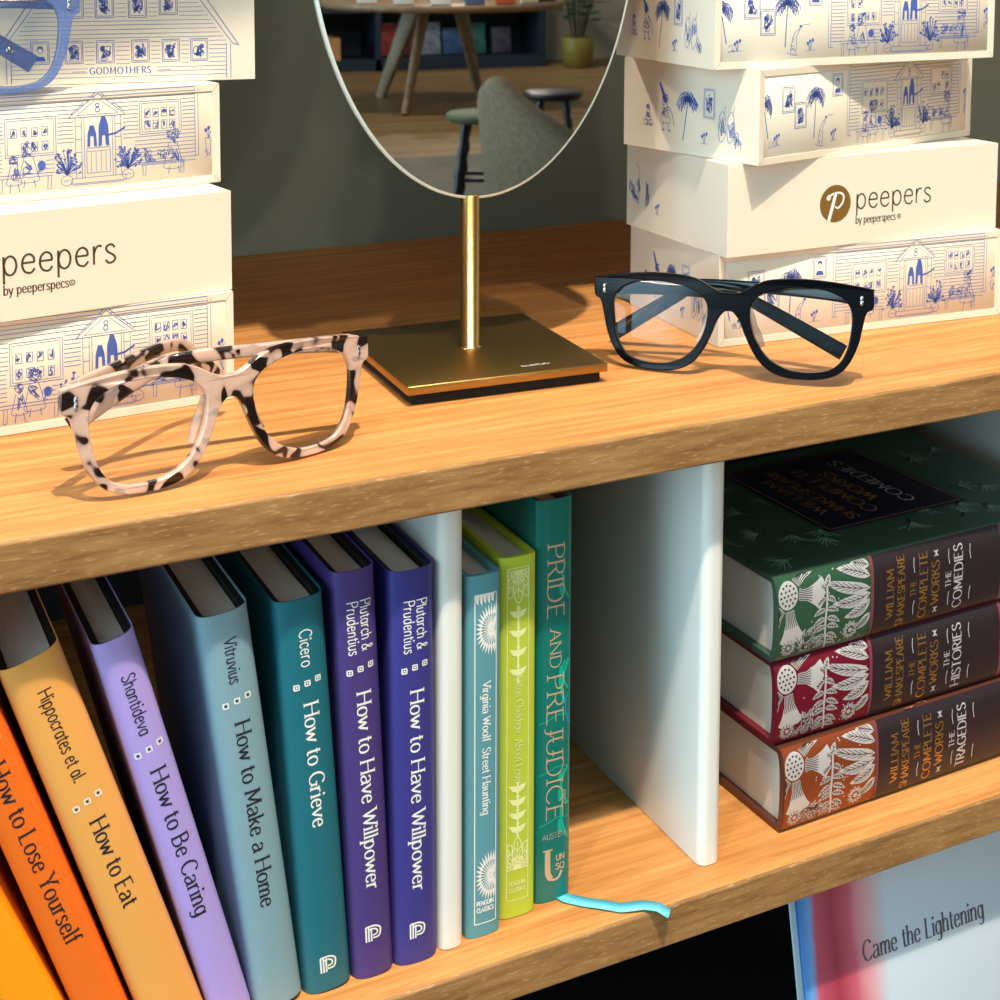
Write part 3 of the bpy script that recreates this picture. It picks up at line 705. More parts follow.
spectacles('eyeglasses', 'translucent blue glasses leaning before the upright godmothers box', (-.1172, .1285, .1440), .10, .05, 0, k, k, (BLUEF, LENS, BLUEF, SILVER, PADM),
    [(1, [(.0635, .0085, .0405), (.045, .0105, .0405), (-.006, .0145, .0405), (-.022, .0155, .036), (-.060, .0165, .0125)], 1.0), (-1, [(-.0635, .0085, .0405), (-.045, .0120, .0405), (.004, .0190, .0385), (.016, .0200, .034), (.050, .0210, .0120)], 1.0)], core=SILVER)

# ------------------------------------------------------------------ table mirror
mir = thing('table_mirror', 'oval mirror on a brass pole and square brass base', 'mirror', (.1309, .1223, .0003), (0, 0, R(-3.5)))
mb = MB(); mb.bbox(-.0478, .0478, -.0478, .0478, 0, .0052, .0008); mb.build('felt_pad', FELT, mir)
mb = MB(); mb.bbox(-.0505, .0505, -.0505, .0505, .0052, .0094, .0005)
ik = Ink(); text(ik, 'GUBRUN', 17.2, -41.2, 2.1, 'sans', 0, ang=0, align='c', fit=14.5, weight=1.2)
ik.emit(mb, lambda u, v: (u, v, .00948), .001, 1)
mb.build('base_plate', [BRASS_PLATE, WHITE_INK], mir)
mb = MB(); mb.lathe([(.0058, .0094), (.0058, .0102), (.0047, .0104), (.0047, .0852), (.0040, .0856)], 0, 0, 40); mb.build('pole', BRASS, mir)
MIRR = bpy.data.materials.new('silvered_glass'); MIRR.use_nodes = True
b = MIRR.node_tree.nodes['Principled BSDF']; b.inputs['Metallic'].default_value = 1; b.inputs['Roughness'].default_value = 0.0; b.inputs['Base Color'].default_value = (.80, .81, .79, 1)
GEDGE = mat('glass_bevel', (214, 226, 224), rough=.2, metal=.25)
mb = MB(); n = 128; cx, cz, rx, rz = .0035, .2255, .0858, .1418
def ell(f, y): return [(cx + (rx - f) * math.cos(2 * PI * i / n), y, cz + (rz - f) * math.sin(2 * PI * i / n)) for i in range(n)]
mb.loft([ell(0, .0005), ell(0, -.0024)], 1, True, False)
mb.loft([ell(0, -.0024), ell(.0005, -.0029)], 1, True, False)
mb.loft([ell(.0005, -.0029), ell(.0015, -.0032)], 1, False, False)
mb.add(ell(.0015, -.0032), [list(range(n))], 0)
mb.build('mirror_glass', [MIRR, GEDGE], mir)
mb = MB(); mb.loft([ell(.003, .0042), ell(.003, .0005)], 0, True, True); mb.bbox(-.011, .011, .003, .0075, .0845, .112, .001); mb.build('backing', FELT, mir)

# ------------------------------------------------------------------ books
Ink.MS = 1.0
def cover_mats(name, col, rough=.45, bump=.08, bscale=900, coat=0.0):
    return mat(name, col, rough=rough, bump=bump, bscale=bscale, coat=coat)
def spine_profile(w, d, r, bulge, n=10):
    """outer top-view line: left fore edge, left shoulder, spine, right shoulder, right fore edge"""
    D = r + bulge; e = 2 / 2.7; m = 26
    P = [(0, d), (0, d * .5), (0, D + .006)]
    for i in range(m + 1):
        a = PI * i / m; c, sn = math.cos(a), math.sin(a)
        P.append((w / 2 - w / 2 * math.copysign(abs(c) ** e, c), D - D * max(0.0, sn) ** e))
    P += [(w, D + .006), (w, d * .5), (w, d)]
    return P
def inset(P, t):
    o = []
    for i, p in enumerate(P):
        a = Vector(P[max(0, i - 1)]); b = Vector(P[min(len(P) - 1, i + 1)]); d = (b - a)
        d.normalize() if d.length > 0 else None
        o.append((p[0] - d.y * t, p[1] + d.x * t))
    return o
def shell(mb, P, t, z0, z1, m=0):
    I = inset(P, t); n = len(P)
    vs = [(x, y, z0) for x, y in P] + [(x, y, z1) for x, y in P] + [(x, y, z0) for x, y in I] + [(x, y, z1) for x, y in I]
    fs = []
    for i in range(n - 1):
        fs += [(i, i + 1, i + 1 + n, i + n), (i + 1 + 2 * n, i + 2 * n, i + 3 * n, i + 1 + 3 * n), (i + n, i + 1 + n, i + 1 + 3 * n, i + 3 * n), (i + 1, i, i + 2 * n, i + 1 + 2 * n)]
    fs += [(0, n, 3 * n, 2 * n), (n - 1, 3 * n - 1, 4 * n - 1, 2 * n - 1)]
    mb.add(vs, fs, m, False)
    for k in range(len(mb.f) - len(fs), len(mb.f)): mb.s[k] = False
def spine_y(w, r, bulge):
    D = r + bulge
    def f(x):
        t = min(1.0, abs(2 * x / w - 1)); return D - D * max(0.0, 1 - t ** 2.7) ** (1 / 2.7)
    return f
def jacket_book(label, cat_group, loc, lean, w, h, d, col, ink, name='hardcover_book', boards=BLACK_BOARD, r=.0042, bulge=.0022, yaw=0.0, inkm=DARK_INK, extra=None, coat=.0, rough=.42):
    t = thing(name, label, 'book', loc, (0, R(-lean), R(yaw)), cat_group)
    jm = cover_mats('jacket_%d_%d_%d' % col, col, rough=rough, bump=.05, bscale=1200, coat=coat)
    P = spine_profile(w, d, r, bulge)
    mb = MB(); shell(mb, P, .0004, 0, h)
    f = spine_y(w, r, bulge)
    ink.sliced(1.6).emit(mb, lambda u, v: (u, f(u) - .00012, v), .001, 1)
    mb.build('dust_jacket', [jm, inkm] + (extra or []), t)
    mb = MB(); Q = inset(P, .0006); shell(mb, Q, .0024, .0008, h - .0012); mb.build('cover', boards, t)
    mb = MB(); g = .0036
    prof = [(g, d - .004), (g, r + .004)]
    for i in range(9):
        x = g + (w - 2 * g) * i / 8; prof.append((x, .0052 + .0015 * ((2 * x - w) / (w - 2 * g)) ** 2))
    prof += [(w - g, r + .004), (w - g, d - .004)]
    mb.prism(prof[::1], .0032, h - .0042); mb.build('page_block', PAGES, t)
    return t

def squares(k, w, top, m=0):
    for j, dx in enumerate((-4.6, 0, 4.6)):
        x = w / 2 + dx; y = top - j * -.9
        k.frame(x - 1.0, y - 1.0, x + 1.0, y + 1.0, .6, 1); k.rect(x - .4, y - .4, x + .4, y + .4, 0)
def howto(w, h, author, a0, aend, dots, title, t0, tend, logo=False, cap=6.4, acap=5.2):
    """author and title run down the spine; distances in mm from the head"""
    k = Ink(); H = h * 1000; W = w * 1000
    if len(author) == 1: text(k, author[0], W / 2 - acap * .36, H - a0, acap, 'sans', 0, ang=-PI / 2, fit=aend - a0)
    elif len(author) == 2:
        text(k, author[0], W / 2 + 1.1, H - a0, acap * .92, 'sans', 0, ang=-PI / 2, fit=aend - a0 - 1)
        text(k, author[1], W / 2 - 4.6, H - a0, acap * .92, 'sans', 0, ang=-PI / 2, fit=aend - a0)
    squares(k, W, H - dots)
    text(k, title, W / 2 - cap * .36, H - t0, cap, 'serif', 0, ang=-PI / 2, fit=tend - t0, weight=1.1)
    if logo:
        x, y = W / 2 - .4, H - 158
        for o in (0, 1.15, 2.3):
            k.stroke([(x - 3.1 + o, y + 3.3 - o * .25), (x - 3.1 + o, y - 3.3)] if o else [(x - 3.1, y + 3.3), (x - 3.1, y - 3.3)], .7)
        k.stroke([(x - 3.1, y + 3.3), (x + .6, y + 3.3), (x + 3.0, y + 2), (x + 3.2, y), (x + 2.4, y - 1.8), (x - .2, y - 2)], .75, 0, smooth=True)
        k.stroke([(x - 1.9, y + 1.9), (x + .4, y + 2), (x + 1.8, y + 1), (x + 1.6, y - .4), (x - .2, y - .8)], .7, 0, smooth=True)
    return k
HG = 'how-to hardbacks in the left bay'; BH2 = .1725; BD2 = .114
def hb(label, x, lean, w, col, ink, inkm=DARK_INK, y=.0150, h=BH2, yaw=0):
    return jacket_book(label, HG, (x + .0008, y, ZL + .0002), lean, w, h, BD2, col, ink, inkm=inkm, yaw=yaw, extra=[WHITE_INK], r=.0050, bulge=.0024)
k0 = Ink(); squares(k0, 19, 150); text(k0, 'How to', 7, 140, 6.4, 'serif', 0, ang=-PI / 2)
hb('yellow-orange hardback at the far left of the leaning row', -.1008, 23.0, .0205, (255, 158, 16), k0)
hb('deep orange hardback titled How to Lose Yourself', -.0788, 18.9, .0186, (238, 112, 30), howto(.0186, BH2, [], 0, 0, 30, 'How to Lose Yourself', 38, 120))
hb('pale orange hardback titled How to Eat', -.0576, 18.1, .0236, (236, 168, 88), howto(.0236, BH2, ['Hippocr@tes et @l.'], 13.4, 54, 64, 'How to Eat', 71.5, 112))
hb('lavender hardback titled How to Be Caring', -.0328, 14.9, .0168, (172, 154, 226), howto(.0168, BH2, ['Sh@ntidev@'], 15.5, 42, 49, 'How to Be Caring', 57, 124))
hb('light blue hardback titled How to Make a Home', -.0158, 7.1, .0210, (126, 160, 174), howto(.0210, .1705, ['Vitruvius'], 10.7, 30, 38, 'How to Make a Home', 46, 127), h=.1705)
hb('dark teal hardback titled How to Grieve', .0055, 3.8, .0210, (22, 104, 120), howto(.0212, .1695, ['Cicero'], 13, 29, 36.5, 'How to Grieve', 44, 98, True), WHITE_INK, h=.1695)
hb('purple hardback titled How to Have Willpower, beside the dark teal book', .0266, 2.6, .0190, (70, 54, 122), howto(.0190, .1770, ['Plut@rch &', 'Prudentius'], 13, 36, 43, 'How to Have Willpower', 52, 139, True), WHITE_INK, h=.1770)
hb('blue-violet hardback titled How to Have Willpower, against the white divider', .0450, .6, .0208, (56, 54, 134), howto(.0208, BH2, ['Plut@rch &', 'Prudentius'], 13, 36, 43, 'How to Have Willpower', 52, 141, True), WHITE_INK)

# cloth classics
def cloth_book(label, group, loc, rot, w, h, d, col, ink_list, r=.002, bulge=.0012, bt=.0022, name='clothbound_book', rough=.75, bump=.5, parts=None, over=.003, tex=None, cov=None, pagem=PAGES):
    t = thing(name, label, 'book', loc, rot, group)
    cm = tex or mat('cloth_%d_%d_%d' % col, col, rough=rough, bump=bump, bscale=2200)
    P = spine_profile(w, d, r, bulge)
    mb = MB(); shell(mb, P, bt, 0, h)
    f = spine_y(w, r, bulge); mats = [cm]
    for ink, m in ink_list:
        off = .0001 + .00005 * len(mats)
        ink.sliced(1.6).emit(mb, lambda u, v: (u, f(u) - off, v), .001, len(mats)); mats.append(m)
    for ink, m in (cov or []):
        off = .0001 + .00005 * len(mats)
        ink.emit(mb, lambda u, v: (w + off, u, v), .001, len(mats)); mats.append(m)
    mb.build('cover', mats, t)
    mb = MB(); g = bt + .0002; n = 12; prof = [(g, d - over), (g, r + .0035)]
    for i in range(n + 1):
        x = g + (w - 2 * g) * i / n; prof.append((x, bt + bulge * .5 + .0008 * ((2 * x - w) / (w - 2 * g)) ** 2))
    prof += [(w - g, r + .0035), (w - g, d - over)]
    mb.prism(prof, over, h - over); mb.build('page_block', pagem, t)
    if parts: parts(t)
    return t
def burst(k, x, y, r, m=0, n=17, a0=0.0):
    pts = []
    for i in range(n * 2):
        a = a0 + PI * i / n; rr = r if i % 2 == 0 else r * .74; pts.append((x + rr * math.cos(a), y + rr * math.sin(a)))
    for i in range(n * 2):
        j = (i + 1) % (n * 2); q0 = (x + (pts[i][0] - x) * .52, y + (pts[i][1] - y) * .52); q1 = (x + (pts[j][0] - x) * .52, y + (pts[j][1] - y) * .52)
        k.poly([q0, pts[i], pts[j], q1], m)
    for i in range(n):
        a = a0 + 2 * PI * i / n; k.stroke([(x + r * .12 * math.cos(a), y + r * .12 * math.sin(a)), (x + r * .55 * math.cos(a), y + r * .55 * math.sin(a))], r * .075, m)
k = Ink((1.6, 4, 15.2, 160)); W = 16.4
k.stroke([(3.6, 6), (3.6, 154)], .45); k.stroke([(13.8, 6), (13.8, 154)], .45); k.stroke([(3.6, 6), (13.8, 6)], .45); k.stroke([(3.6, 154), (13.8, 154)], .45)
k.clip = (3.8, 6.2, 13.6, 153.8)
for x in (4.6, 6.4, 8.2, 10, 11.8): k.clip = None; k.poly([(x - .9, 153.8), (x + .9, 153.8), (x + .5, 150.2 - (x % 1.3)), (x - .5, 150.8)])
def half_burst(k, y, xc=11.4):
    n = 30; r = 9.6; x0, x1 = 4.0, 13.6
    for i in range(n):
        a = 2 * PI * i / n; b = a + PI / n; c = a + 2 * PI / n
        q = [(xc + r * .55 * math.cos(a), y + r * .78 * math.sin(a)), (xc + r * .8 * math.cos(b), y + r * 1.2 * math.sin(b)), (xc + r * .55 * math.cos(c), y + r * .78 * math.sin(c)), (xc + r * .42 * math.cos(b), y + r * .6 * math.sin(b))]
        q = [(min(max(px, x0), x1), py) for px, py in q]; k.poly(q)
        e = (min(max(xc + r * .48 * math.cos(b), x0), x1), y + r * .68 * math.sin(b)); s0 = (xc + 1.0 * math.cos(b), y + 1.3 * math.sin(b))
        k.stroke([s0, e], .42)
    k.disc(xc, y, .9, ry=1.2)
half_burst(k, 138); half_burst(k, 27)
text(k, 'Virginia Woolf  Street Haunting', 7.2, 115, 3.9, 'serif', 0, ang=-PI / 2, fit=60, weight=1.15)
text(k, 'PENGUIN', 8.7, 14.2, 2.0, 'bold', 0, align='c', fit=8.2); text(k, 'CLASSICS', 8.7, 11.2, 2.0, 'bold', 0, align='c', fit=8.2)
cloth_book('blue-green cloth book titled Street Haunting, beside the white divider', 'slim classics in the middle bay', (.0803, .0180, ZL + .0003), (0, 0, 0), .0164, .1625, .112, (88, 150, 164), [(k, WHITE_INK)])
k = Ink(); W = 16.2
k.frame(3.0, 8, 13.4, 160, .35)
def sunflower(k, y, s, up=1):
    x = 8.2
    k.poly([(x - 2.2, y), (x + 2.2, y), (x + 1.2, y + up * 2.2), (x, y + up * 2.8), (x - 1.2, y + up * 2.2)])
    for row, (r0, r1, n) in enumerate(((3, 6.4, 5), (5.4, 10.5, 6), (9, 15, 5))):
        for i in range(n):
            a = PI * (i + .5) / n
            c, sn = math.cos(a), math.sin(a) * up
            mx = lambda rr, da: (min(max(x + rr * math.cos(a + da) * .62, 3.4), 13.0), y + rr * math.sin(a + da) * up)
            k.stroke([mx(r0, -.12), mx((r0 + r1) / 2, -.26), mx(r1, 0), mx((r0 + r1) / 2, .26), mx(r0, .12)], .5, smooth=True); k.stroke([mx(r0, 0), mx(r1 * .85, 0)], .4)
def stalk(k, y0, y1, n):
    x = 8.2; k.stroke([(x, y0), (x, y1)], 1.0)
    for i in range(n):
        yy = y0 + (y1 - y0) * (i + .5) / n; d = 1 if y1 > y0 else -1
        for sx in (-1, 1): k.poly([(x, yy - 1.4), (x + sx * 2.6, yy - .4), (x + sx * 4.4, yy + 2.4), (x + sx * 2.4, yy + 2.2), (x, yy + 1.6)])
        k.poly([(x - 1.3, yy + 2.8), (x, yy + 4.2), (x + 1.3, yy + 2.8)])
sunflower(k, 159, 1, -1); stalk(k, 143, 108, 4); sunflower(k, 22, 1, 1); stalk(k, 37, 62, 4)
k2 = Ink(); text(k2, 'Anton Chekhov  About Love', 6.8, 112, 3.9, 'serif', 0, ang=-PI / 2, fit=50, weight=.9)
text(k2, 'PENGUIN', 8.2, 14.8, 1.9, 'bold', 0, align='c', fit=8); text(k2, 'CLASSICS', 8.2, 11.8, 1.9, 'bold', 0, align='c', fit=8)
cloth_book('lime green cloth book titled About Love', 'slim classics in the middle bay', (.0990, .0232, ZL + .0003), (0, 0, 0), .0176, .1650, .112, (186, 204, 58), [(k, mat('pale_yellow_print', (232, 236, 168), rough=.6)), (k2, mat('cream_print', (226, 226, 150), rough=.6))])
# Pride and Prejudice, glossy teal jacket
kk = Ink(); H = 186.0
text(kk, 'PRIDE', 5.0, H - 20, 8.4, 'serif', 0, ang=-PI / 2, fit=35, weight=.8); text(kk, 'AND', 6.4, H - 59, 5.6, 'serif', 0, ang=-PI / 2, fit=18.5, weight=.8); text(kk, 'PREJUDICE', 5.0, H - 80, 8.4, 'serif', 0, ang=-PI / 2, fit=69, weight=.72)
text(kk, 'AUSTEN', 9, 29.6, 2.6, 'sans', 0, align='c', fit=11.4, weight=.8)
kk.stroke([(3.6, 24.4), (8.2, 24.4)], .7); kk.stroke([(5.8, 24.2), (5.8, 15.5), (6.3, 12.4), (7.6, 10.6)], 2.7, smooth=True); kk.stroke([(7.0, 10.6), (9.0, 9.9), (11.4, 10.6), (13.0, 13.4)], 1.1, smooth=True)
text(kk, 'UN', 10.0, 18.6, 2.8, 'bold', 0, fit=4.6); text(kk, 'SQ', 10.0, 14.4, 2.8, 'bold', 0, fit=4.6)
kk.stroke([(13.8, 47), (14.8, 49), (14.4, 51), (13.2, 50), (13.4, 46), (15.4, 44)], .35, 0, smooth=True)
kf = Ink()
rnd = random.Random(3)
for y0, bend, wv in ((44, 5, 1.2), (112, -6, 1.6), (98, 4, 1.0), (62, -4, 1.3), (140, 5, 1.0), (28, 6, 1.3)):
    kf.stroke([(16.2, y0), (13.6, y0 + bend), (12.4, y0 + bend * 2.3), (14.2, y0 + bend * 3.4)], wv, 0, smooth=True)
    kf.poly([(13.6, y0 + bend), (11.6, y0 + bend * .4), (10.8, y0 + bend * 1.4), (12.6, y0 + bend * 1.7)], smooth=True)
for y0 in (84, 36, 60): kf.stroke([(1.5, y0), (6, y0 + 1.5), (11, y0 + 3), (16, y0 + 2)], .5, 0, smooth=True)
kb = Ink(); kb.stroke([(16.3, 82), (14.8, 87), (14.6, 92), (16.0, 96)], .6, 0, smooth=True)
jb = jacket_book('tall teal hardback titled Pride and Prejudice, rightmost in the middle bay', 'slim classics in the middle bay', (.1180, .0258, ZL + .0002), 0, .0180, .1865, .128, (0, 112, 104), kk, r=.0022, bulge=.0010, boards=mat('brown_board', (88, 52, 34), rough=.6), inkm=mat('champagne_foil', (214, 184, 150), rough=.35, metal=.3), coat=.3, rough=.3)
jk = [o for o in jb.children if o.name.startswith('dust_jacket')][0]
f = spine_y(.0180, .0022, .001)
def append_ink(o, ink, m, off):
    me = o.data; bm = bmesh.new(); bm.from_mesh(me); me.materials.append(m); mi = len(me.materials) - 1
    for pts, _ in ink.polys:
        vs = [bm.verts.new((p.x * .001, f(p.x * .001) - off, p.y * .001)) for p in pts]
        try: fc = bm.faces.new(vs); fc.material_index = mi
        except ValueError: pass
    bm.to_mesh(me); bm.free()
append_ink(jk, kf, mat('emerald_leaf_print', (0, 168, 140), rough=.35), .00006); append_ink(jk, kb, mat('azure_print', (20, 140, 230), rough=.35), .0001)
# satin ribbon lying on the shelf
rb = MB(); path = [(.0125, .004, .0002), (.0145, -.002, .0006), (.020, -.0075, .0005), (.026, -.0125, .0007), (.033, -.0185, .0006), (.0430, -.0222, .0012), (.0476, -.0262, .0014), (.0514, -.0298, -.0008)]
pts = [Vector(p) for p in path]; P = []
for i in range(len(pts) - 1):
    for j in range(4): P.append(pts[i].lerp(pts[i + 1], j / 4))
P.append(pts[-1]); L = []; Rr = []
for i, p in enumerate(P):
    tt = (P[min(i + 1, len(P) - 1)] - P[max(i - 1, 0)]).normalized(); nn = Vector((-tt.y, tt.x, 0)).normalized() * .0032
    L.append(p + nn); Rr.append(p - nn)
n = len(P); th = Vector((0, 0, .0003))
rb.add(L + Rr + [p + th for p in L] + [p + th for p in Rr], [(i + 2 * n, i + 3 * n, i + 1 + 3 * n, i + 1 + 2 * n) for i in range(n - 1)] + [(i, i + 1, i + n + 1, i + n) for i in range(n - 1)] + [(i, i + 2 * n, i + 1 + 2 * n, i + 1) for i in range(n - 1)] + [(i + n, i + 1 + n, i + 1 + 3 * n, i + 3 * n) for i in range(n - 1)], 0, True)
o = rb.build('ribbon_marker', mat('turquoise_satin', (92, 190, 218), rough=.35, bump=.2, bscale=3000, stretch=(1, 1, 1)), jb); o['label'] = 'turquoise satin ribbon lying over the shelf edge'

# ------------------------------------------------------------------ Shakespeare volumes, lying with the spine to the room
def leaf(k, x, y, a, L, wd, m=0, teeth=5, vein=True):
    ca, sa = math.cos(a), math.sin(a)
    T_ = lambda u, v: (x + u * ca - v * sa, y + u * sa + v * ca)
    for sgn in (-1, 1):
        for i in range(teeth):
            u0 = L * i / teeth; u1 = L * (i + 1.15) / teeth; h0 = wd * math.sin(PI * (i + .6) / (teeth + .4)) 
            k.poly([T_(u0, sgn * wd * .10), T_(u0 + L * .05, sgn * h0 * .7), T_(u1 + L * .05, sgn * h0 * .8), T_(u1, sgn * wd * .10)])
    k.stroke([T_(0, 0), T_(L * 1.05, 0)], wd * .12)
def floral_spine(W, vlo, vhi, seed):
    """silver flowers on the spine; drawn with a = mm from the head, b = mm up the lying spine"""
    rnd = random.Random(seed); k = Ink(); k2 = Ink(); top = W - 1.0; far = vhi - vlo - .6
    def P(p): return (min(max(p[1], .8), top), vhi - min(max(p[0], .9), far))
    def blade(p0, p1, wd, bend=0.0, veins=4, n=9):
        p0, p1 = Vector(p0), Vector(p1); d = p1 - p0; L = d.length; d.normalize(); nn = Vector((-d.y, d.x))
        mid = lambda t: p0 + d * (L * t) + nn * (bend * math.sin(PI * t))
        prof = lambda t: wd * .66 * math.sin(PI * min(1, t ** .75)) ** .8
        l = [mid(i / n) + nn * prof(i / n) for i in range(n + 1)]; r = [mid(i / n) - nn * prof(i / n) for i in range(n + 1)]
        for i in range(n): k.poly([P(l[i]), P(l[i + 1]), P(r[i + 1]), P(r[i])])
        k2.stroke([P(mid(t)) for t in (.05, .3, .6, .85)], .34)
        for v in range(veins):
            t = .16 + .62 * v / max(1, veins)
            for sg in (-1, 1):
                e = mid(min(1, t + .2)) + nn * sg * prof(t + .1) * .72
                k2.stroke([P(mid(t)), P(e)], .3)
    c = Vector((6.6, W - 9.2))
    n = 30
    k.poly([P((c.x + 5.9 * math.cos(2 * PI * i / n), c.y + 6.8 * math.sin(2 * PI * i / n))) for i in range(n)])
    for r_, m in ((0, 1), (2.2, 6), (4.3, 12)):
        for i in range(m):
            q = P((c.x + r_ * math.cos(2 * PI * i / m + r_), c.y + r_ * 1.12 * math.sin(2 * PI * i / m + r_))); k2.disc(q[0], q[1], .62, n=9)
    for ang, L, sp in ((-.12, 14.5, 1.0), (-1.45, 15.5, .92), (.72, 15, .85), (-2.25, 12, .7)):
        d = Vector((math.cos(ang), math.sin(ang))); nn = Vector((-d.y, d.x)); b = c + Vector((d.x * 6.7, d.y * 7.6))
        T = lambda t, w: P(b + d * (L * t) + nn * w)
        edge = [(0, 2.5), (.35, 3.0), (.7, 5.6 * sp), (.93, 8.0 * sp), (1.06, 5.0 * sp), (1.0, 2.6), (1.12, 0), (1.0, -2.6), (1.06, -5.0 * sp), (.93, -8.0 * sp), (.7, -5.6 * sp), (.35, -3.0), (0, -2.5)]
        m = len(edge) // 2
        for i in range(m): k.poly([T(*edge[i]), T(*edge[i + 1]), T(*edge[-2 - i]), T(*edge[-1 - i])])
        for w in (-2.0, -1.2, -.4, .4, 1.2, 2.0): k2.stroke([T(.02, w), T(.35, w * 1.2), T(.5 + .14 * (w % .8), w * 1.75)], .42, smooth=True)
    R_ = far
    for a in (((R_, W * .64), (28, W - 6.5), 4.6, 1.4), ((R_, W * .58), (33.5, W * .56), 5.0, 1.8), ((R_, W * .50), (41, W * .36), 4.6, 1.6), ((R_, W * .78), (37, W - 2.4), 4.4, -1.0), ((R_, W * .9), (46, W - 1.6), 3.4, -.6), ((R_, W * .34), (47, W * .17), 3.6, 1.0)): blade(*a, veins=5)
    st = [(30.4, W - 9), (30, W * .55), (29.3, W * .32), (30.5, 2)]
    k.stroke([P(p) for p in st], 1.15, smooth=True)
    for t, (b0, L) in enumerate(((W * .66, 7), (W * .52, 9), (W * .42, 10), (W * .32, 9.5), (W * .22, 9), (W * .13, 8))):
        for sg in (-1, 1): blade((29.8 + .3 * sg, b0), (29.8 + sg * L * .86, b0 - 3.8 + (t % 2) * 1.5), 2.3, .6 * sg, veins=3, n=6)
    blade((30.4, W - 9), (32.5, W - 3.8), 2.6, .3, veins=2, n=6); blade((29.4, W - 10), (26.5, W - 7.6), 2.2, .2, veins=2, n=6)
    # small flowers along the lower edge
    for x, y, r in ((7.5, 7, 4.6), (45.5, 8, 5.2), (18.5, 5, 2.6)):
        for i in range(11):
            a = 2 * PI * i / 11; blade((x + r * .35 * math.cos(a), y + r * .35 * math.sin(a)), (x + r * math.cos(a), y + r * math.sin(a)), 1.5, .1, veins=0, n=4)
        q = P((x, y)); k.disc(q[0], q[1], r * .24)
    for i in range(14): blade((rnd.uniform(10, 24), rnd.uniform(2, 12)), (rnd.uniform(10, 26), rnd.uniform(4, 16)), 1.5, .4, veins=1, n=4)
    for i in range(30):
        q = P((rnd.uniform(12, far), rnd.uniform(2, W - 2))); k.disc(q[0], q[1], .42, n=6)
    return k, k2
SILV = mat('silver_foil', (208, 206, 210), rough=.42, metal=.35)
GOLDF = mat('gold_foil', (212, 160, 78), rough=.3, metal=.8)
def shake(label, zbase, col, edge, part, dx=0.0, dy=0.0, rz=1.6, seed=1):
    w, h, d = .0425, .205, .138; W = 42.5
    fol, dots = floral_spine(W, 147, 205, seed); fol2, dots2 = floral_spine(W, 147, 205, seed + 7)
    for kset in (fol2, dots2): kset.polys = [([Vector((p.x, 205 - p.y)) for p in pts][::-1], m) for pts, m in kset.polys]
    fol.polys += fol2.polys; dots.polys += dots2.polys
    pan = Ink(); pan.rect(.6, 60, W - .6, 145, 0, nx=20)
    bor = Ink(); 
    for y in (146.4, 58.6): bor.rect(.6, y - .9, W - .6, y + .9, 0, nx=20)
    gold = Ink(); silver = Ink(); Y = lambda o: 205 - o
    text(gold, 'WILLIAM', W / 2, Y(72.4), 4.6, 'serif', 0, align='c', fit=26, weight=1.1); text(gold, 'SHAKESPEARE', W / 2, Y(79.6), 4.6, 'serif', 0, align='c', fit=37, weight=1.1)
    text(gold, 'THE', W / 2, Y(87), 3.6, 'serif', 0, align='c', fit=9); text(gold, 'COMPLETE', W / 2, Y(94.6), 5.2, 'serif', 0, align='c', fit=35, weight=1.1)
    text(gold, 'WORKS', W / 2, Y(102.6), 5.2, 'serif', 0, align='c', fit=23, weight=1.1)
    text(silver, 'THE', W / 2, Y(110.4), 3.6, 'serif', 0, align='c', fit=9); text(silver, part, W / 2, Y(118.4), 5.8, 'serif', 0, align='c', fit=34, weight=1.1)
    for o in (86, 109.4, 124):
        for x in (7, 29): silver.stroke([(x, Y(o)), (x + 4, Y(o) + .5), (x + 7.5, Y(o))], .45, 0, smooth=True)
    for x in (6.5, 36): 
        for j in (-1.3, 0, 1.3): silver.stroke([(x - 1.5, Y(100.8) + j), (x + 1.5, Y(100.8) - j)], .5)
    # front cover: leaf relief and a plaque
    rnd = random.Random(seed + 30); cov = Ink()
    for i in range(46):
        x = rnd.uniform(8, 128); y = rnd.uniform(6, 196); a = rnd.uniform(-PI, PI)
        for j in range(-4, 5):
            aa = a + j * .16; L_ = rnd.uniform(12, 17)
            p0 = (x, y); p1 = (x + L_ * .5 * math.cos(aa - .1 * j), y + L_ * .5 * math.sin(aa - .1 * j)); p2 = (x + L_ * math.cos(aa), y + L_ * math.sin(aa))
            if 34 < p2[0] < 132 and 40 < p2[1] < 150: continue
            if all(2 < q[0] < 136 and 2 < q[1] < 203 for q in (p0, p1, p2)): cov.stroke([p0, p1, p2], .45, 0, smooth=True)
    plq = Ink(); plq.rect(33, 52, 126, 146); cg = Ink()
    cg.frame(35, 54, 124, 144, .6); plt = cg
    cx = 79
    for s_, o, cap, ft in (('WILLIAM', 128, 7, 52), ('SHAKESPEARE', 117.5, 7, 76), ('COMPLETE', 102, 8, 70), ('WORKS', 90, 8, 44)): text(cg, s_, cx, o, cap, 'serif', 0, align='c', fit=ft, weight=1.1)
    cs = Ink(); text(cs, part, cx, 74, 8, 'serif', 0, align='c', fit=66, weight=1.1)
    for j in range(3): text(cg, 'WITH INTRODUCTION'.replace('X', ''), cx, 66.5 - j * 3.6, 1.8, 'thin', 0, align='c', fit=50)
    tex = mat('printed_board_%d' % seed, col, rough=.34, bump=.12, bscale=500, coat=.1, metal=.3)
    gnd = Ink(); gnd.rect(.5, 146, W - .5, 204.5, 0, nx=24); gnd.rect(.5, .5, W - .5, 59, 0, nx=24); gm = mat('spine_foil_%d' % seed, edge, rough=.36, metal=.45)
    navy = mat('navy_panel', (22, 22, 44), rough=.4)
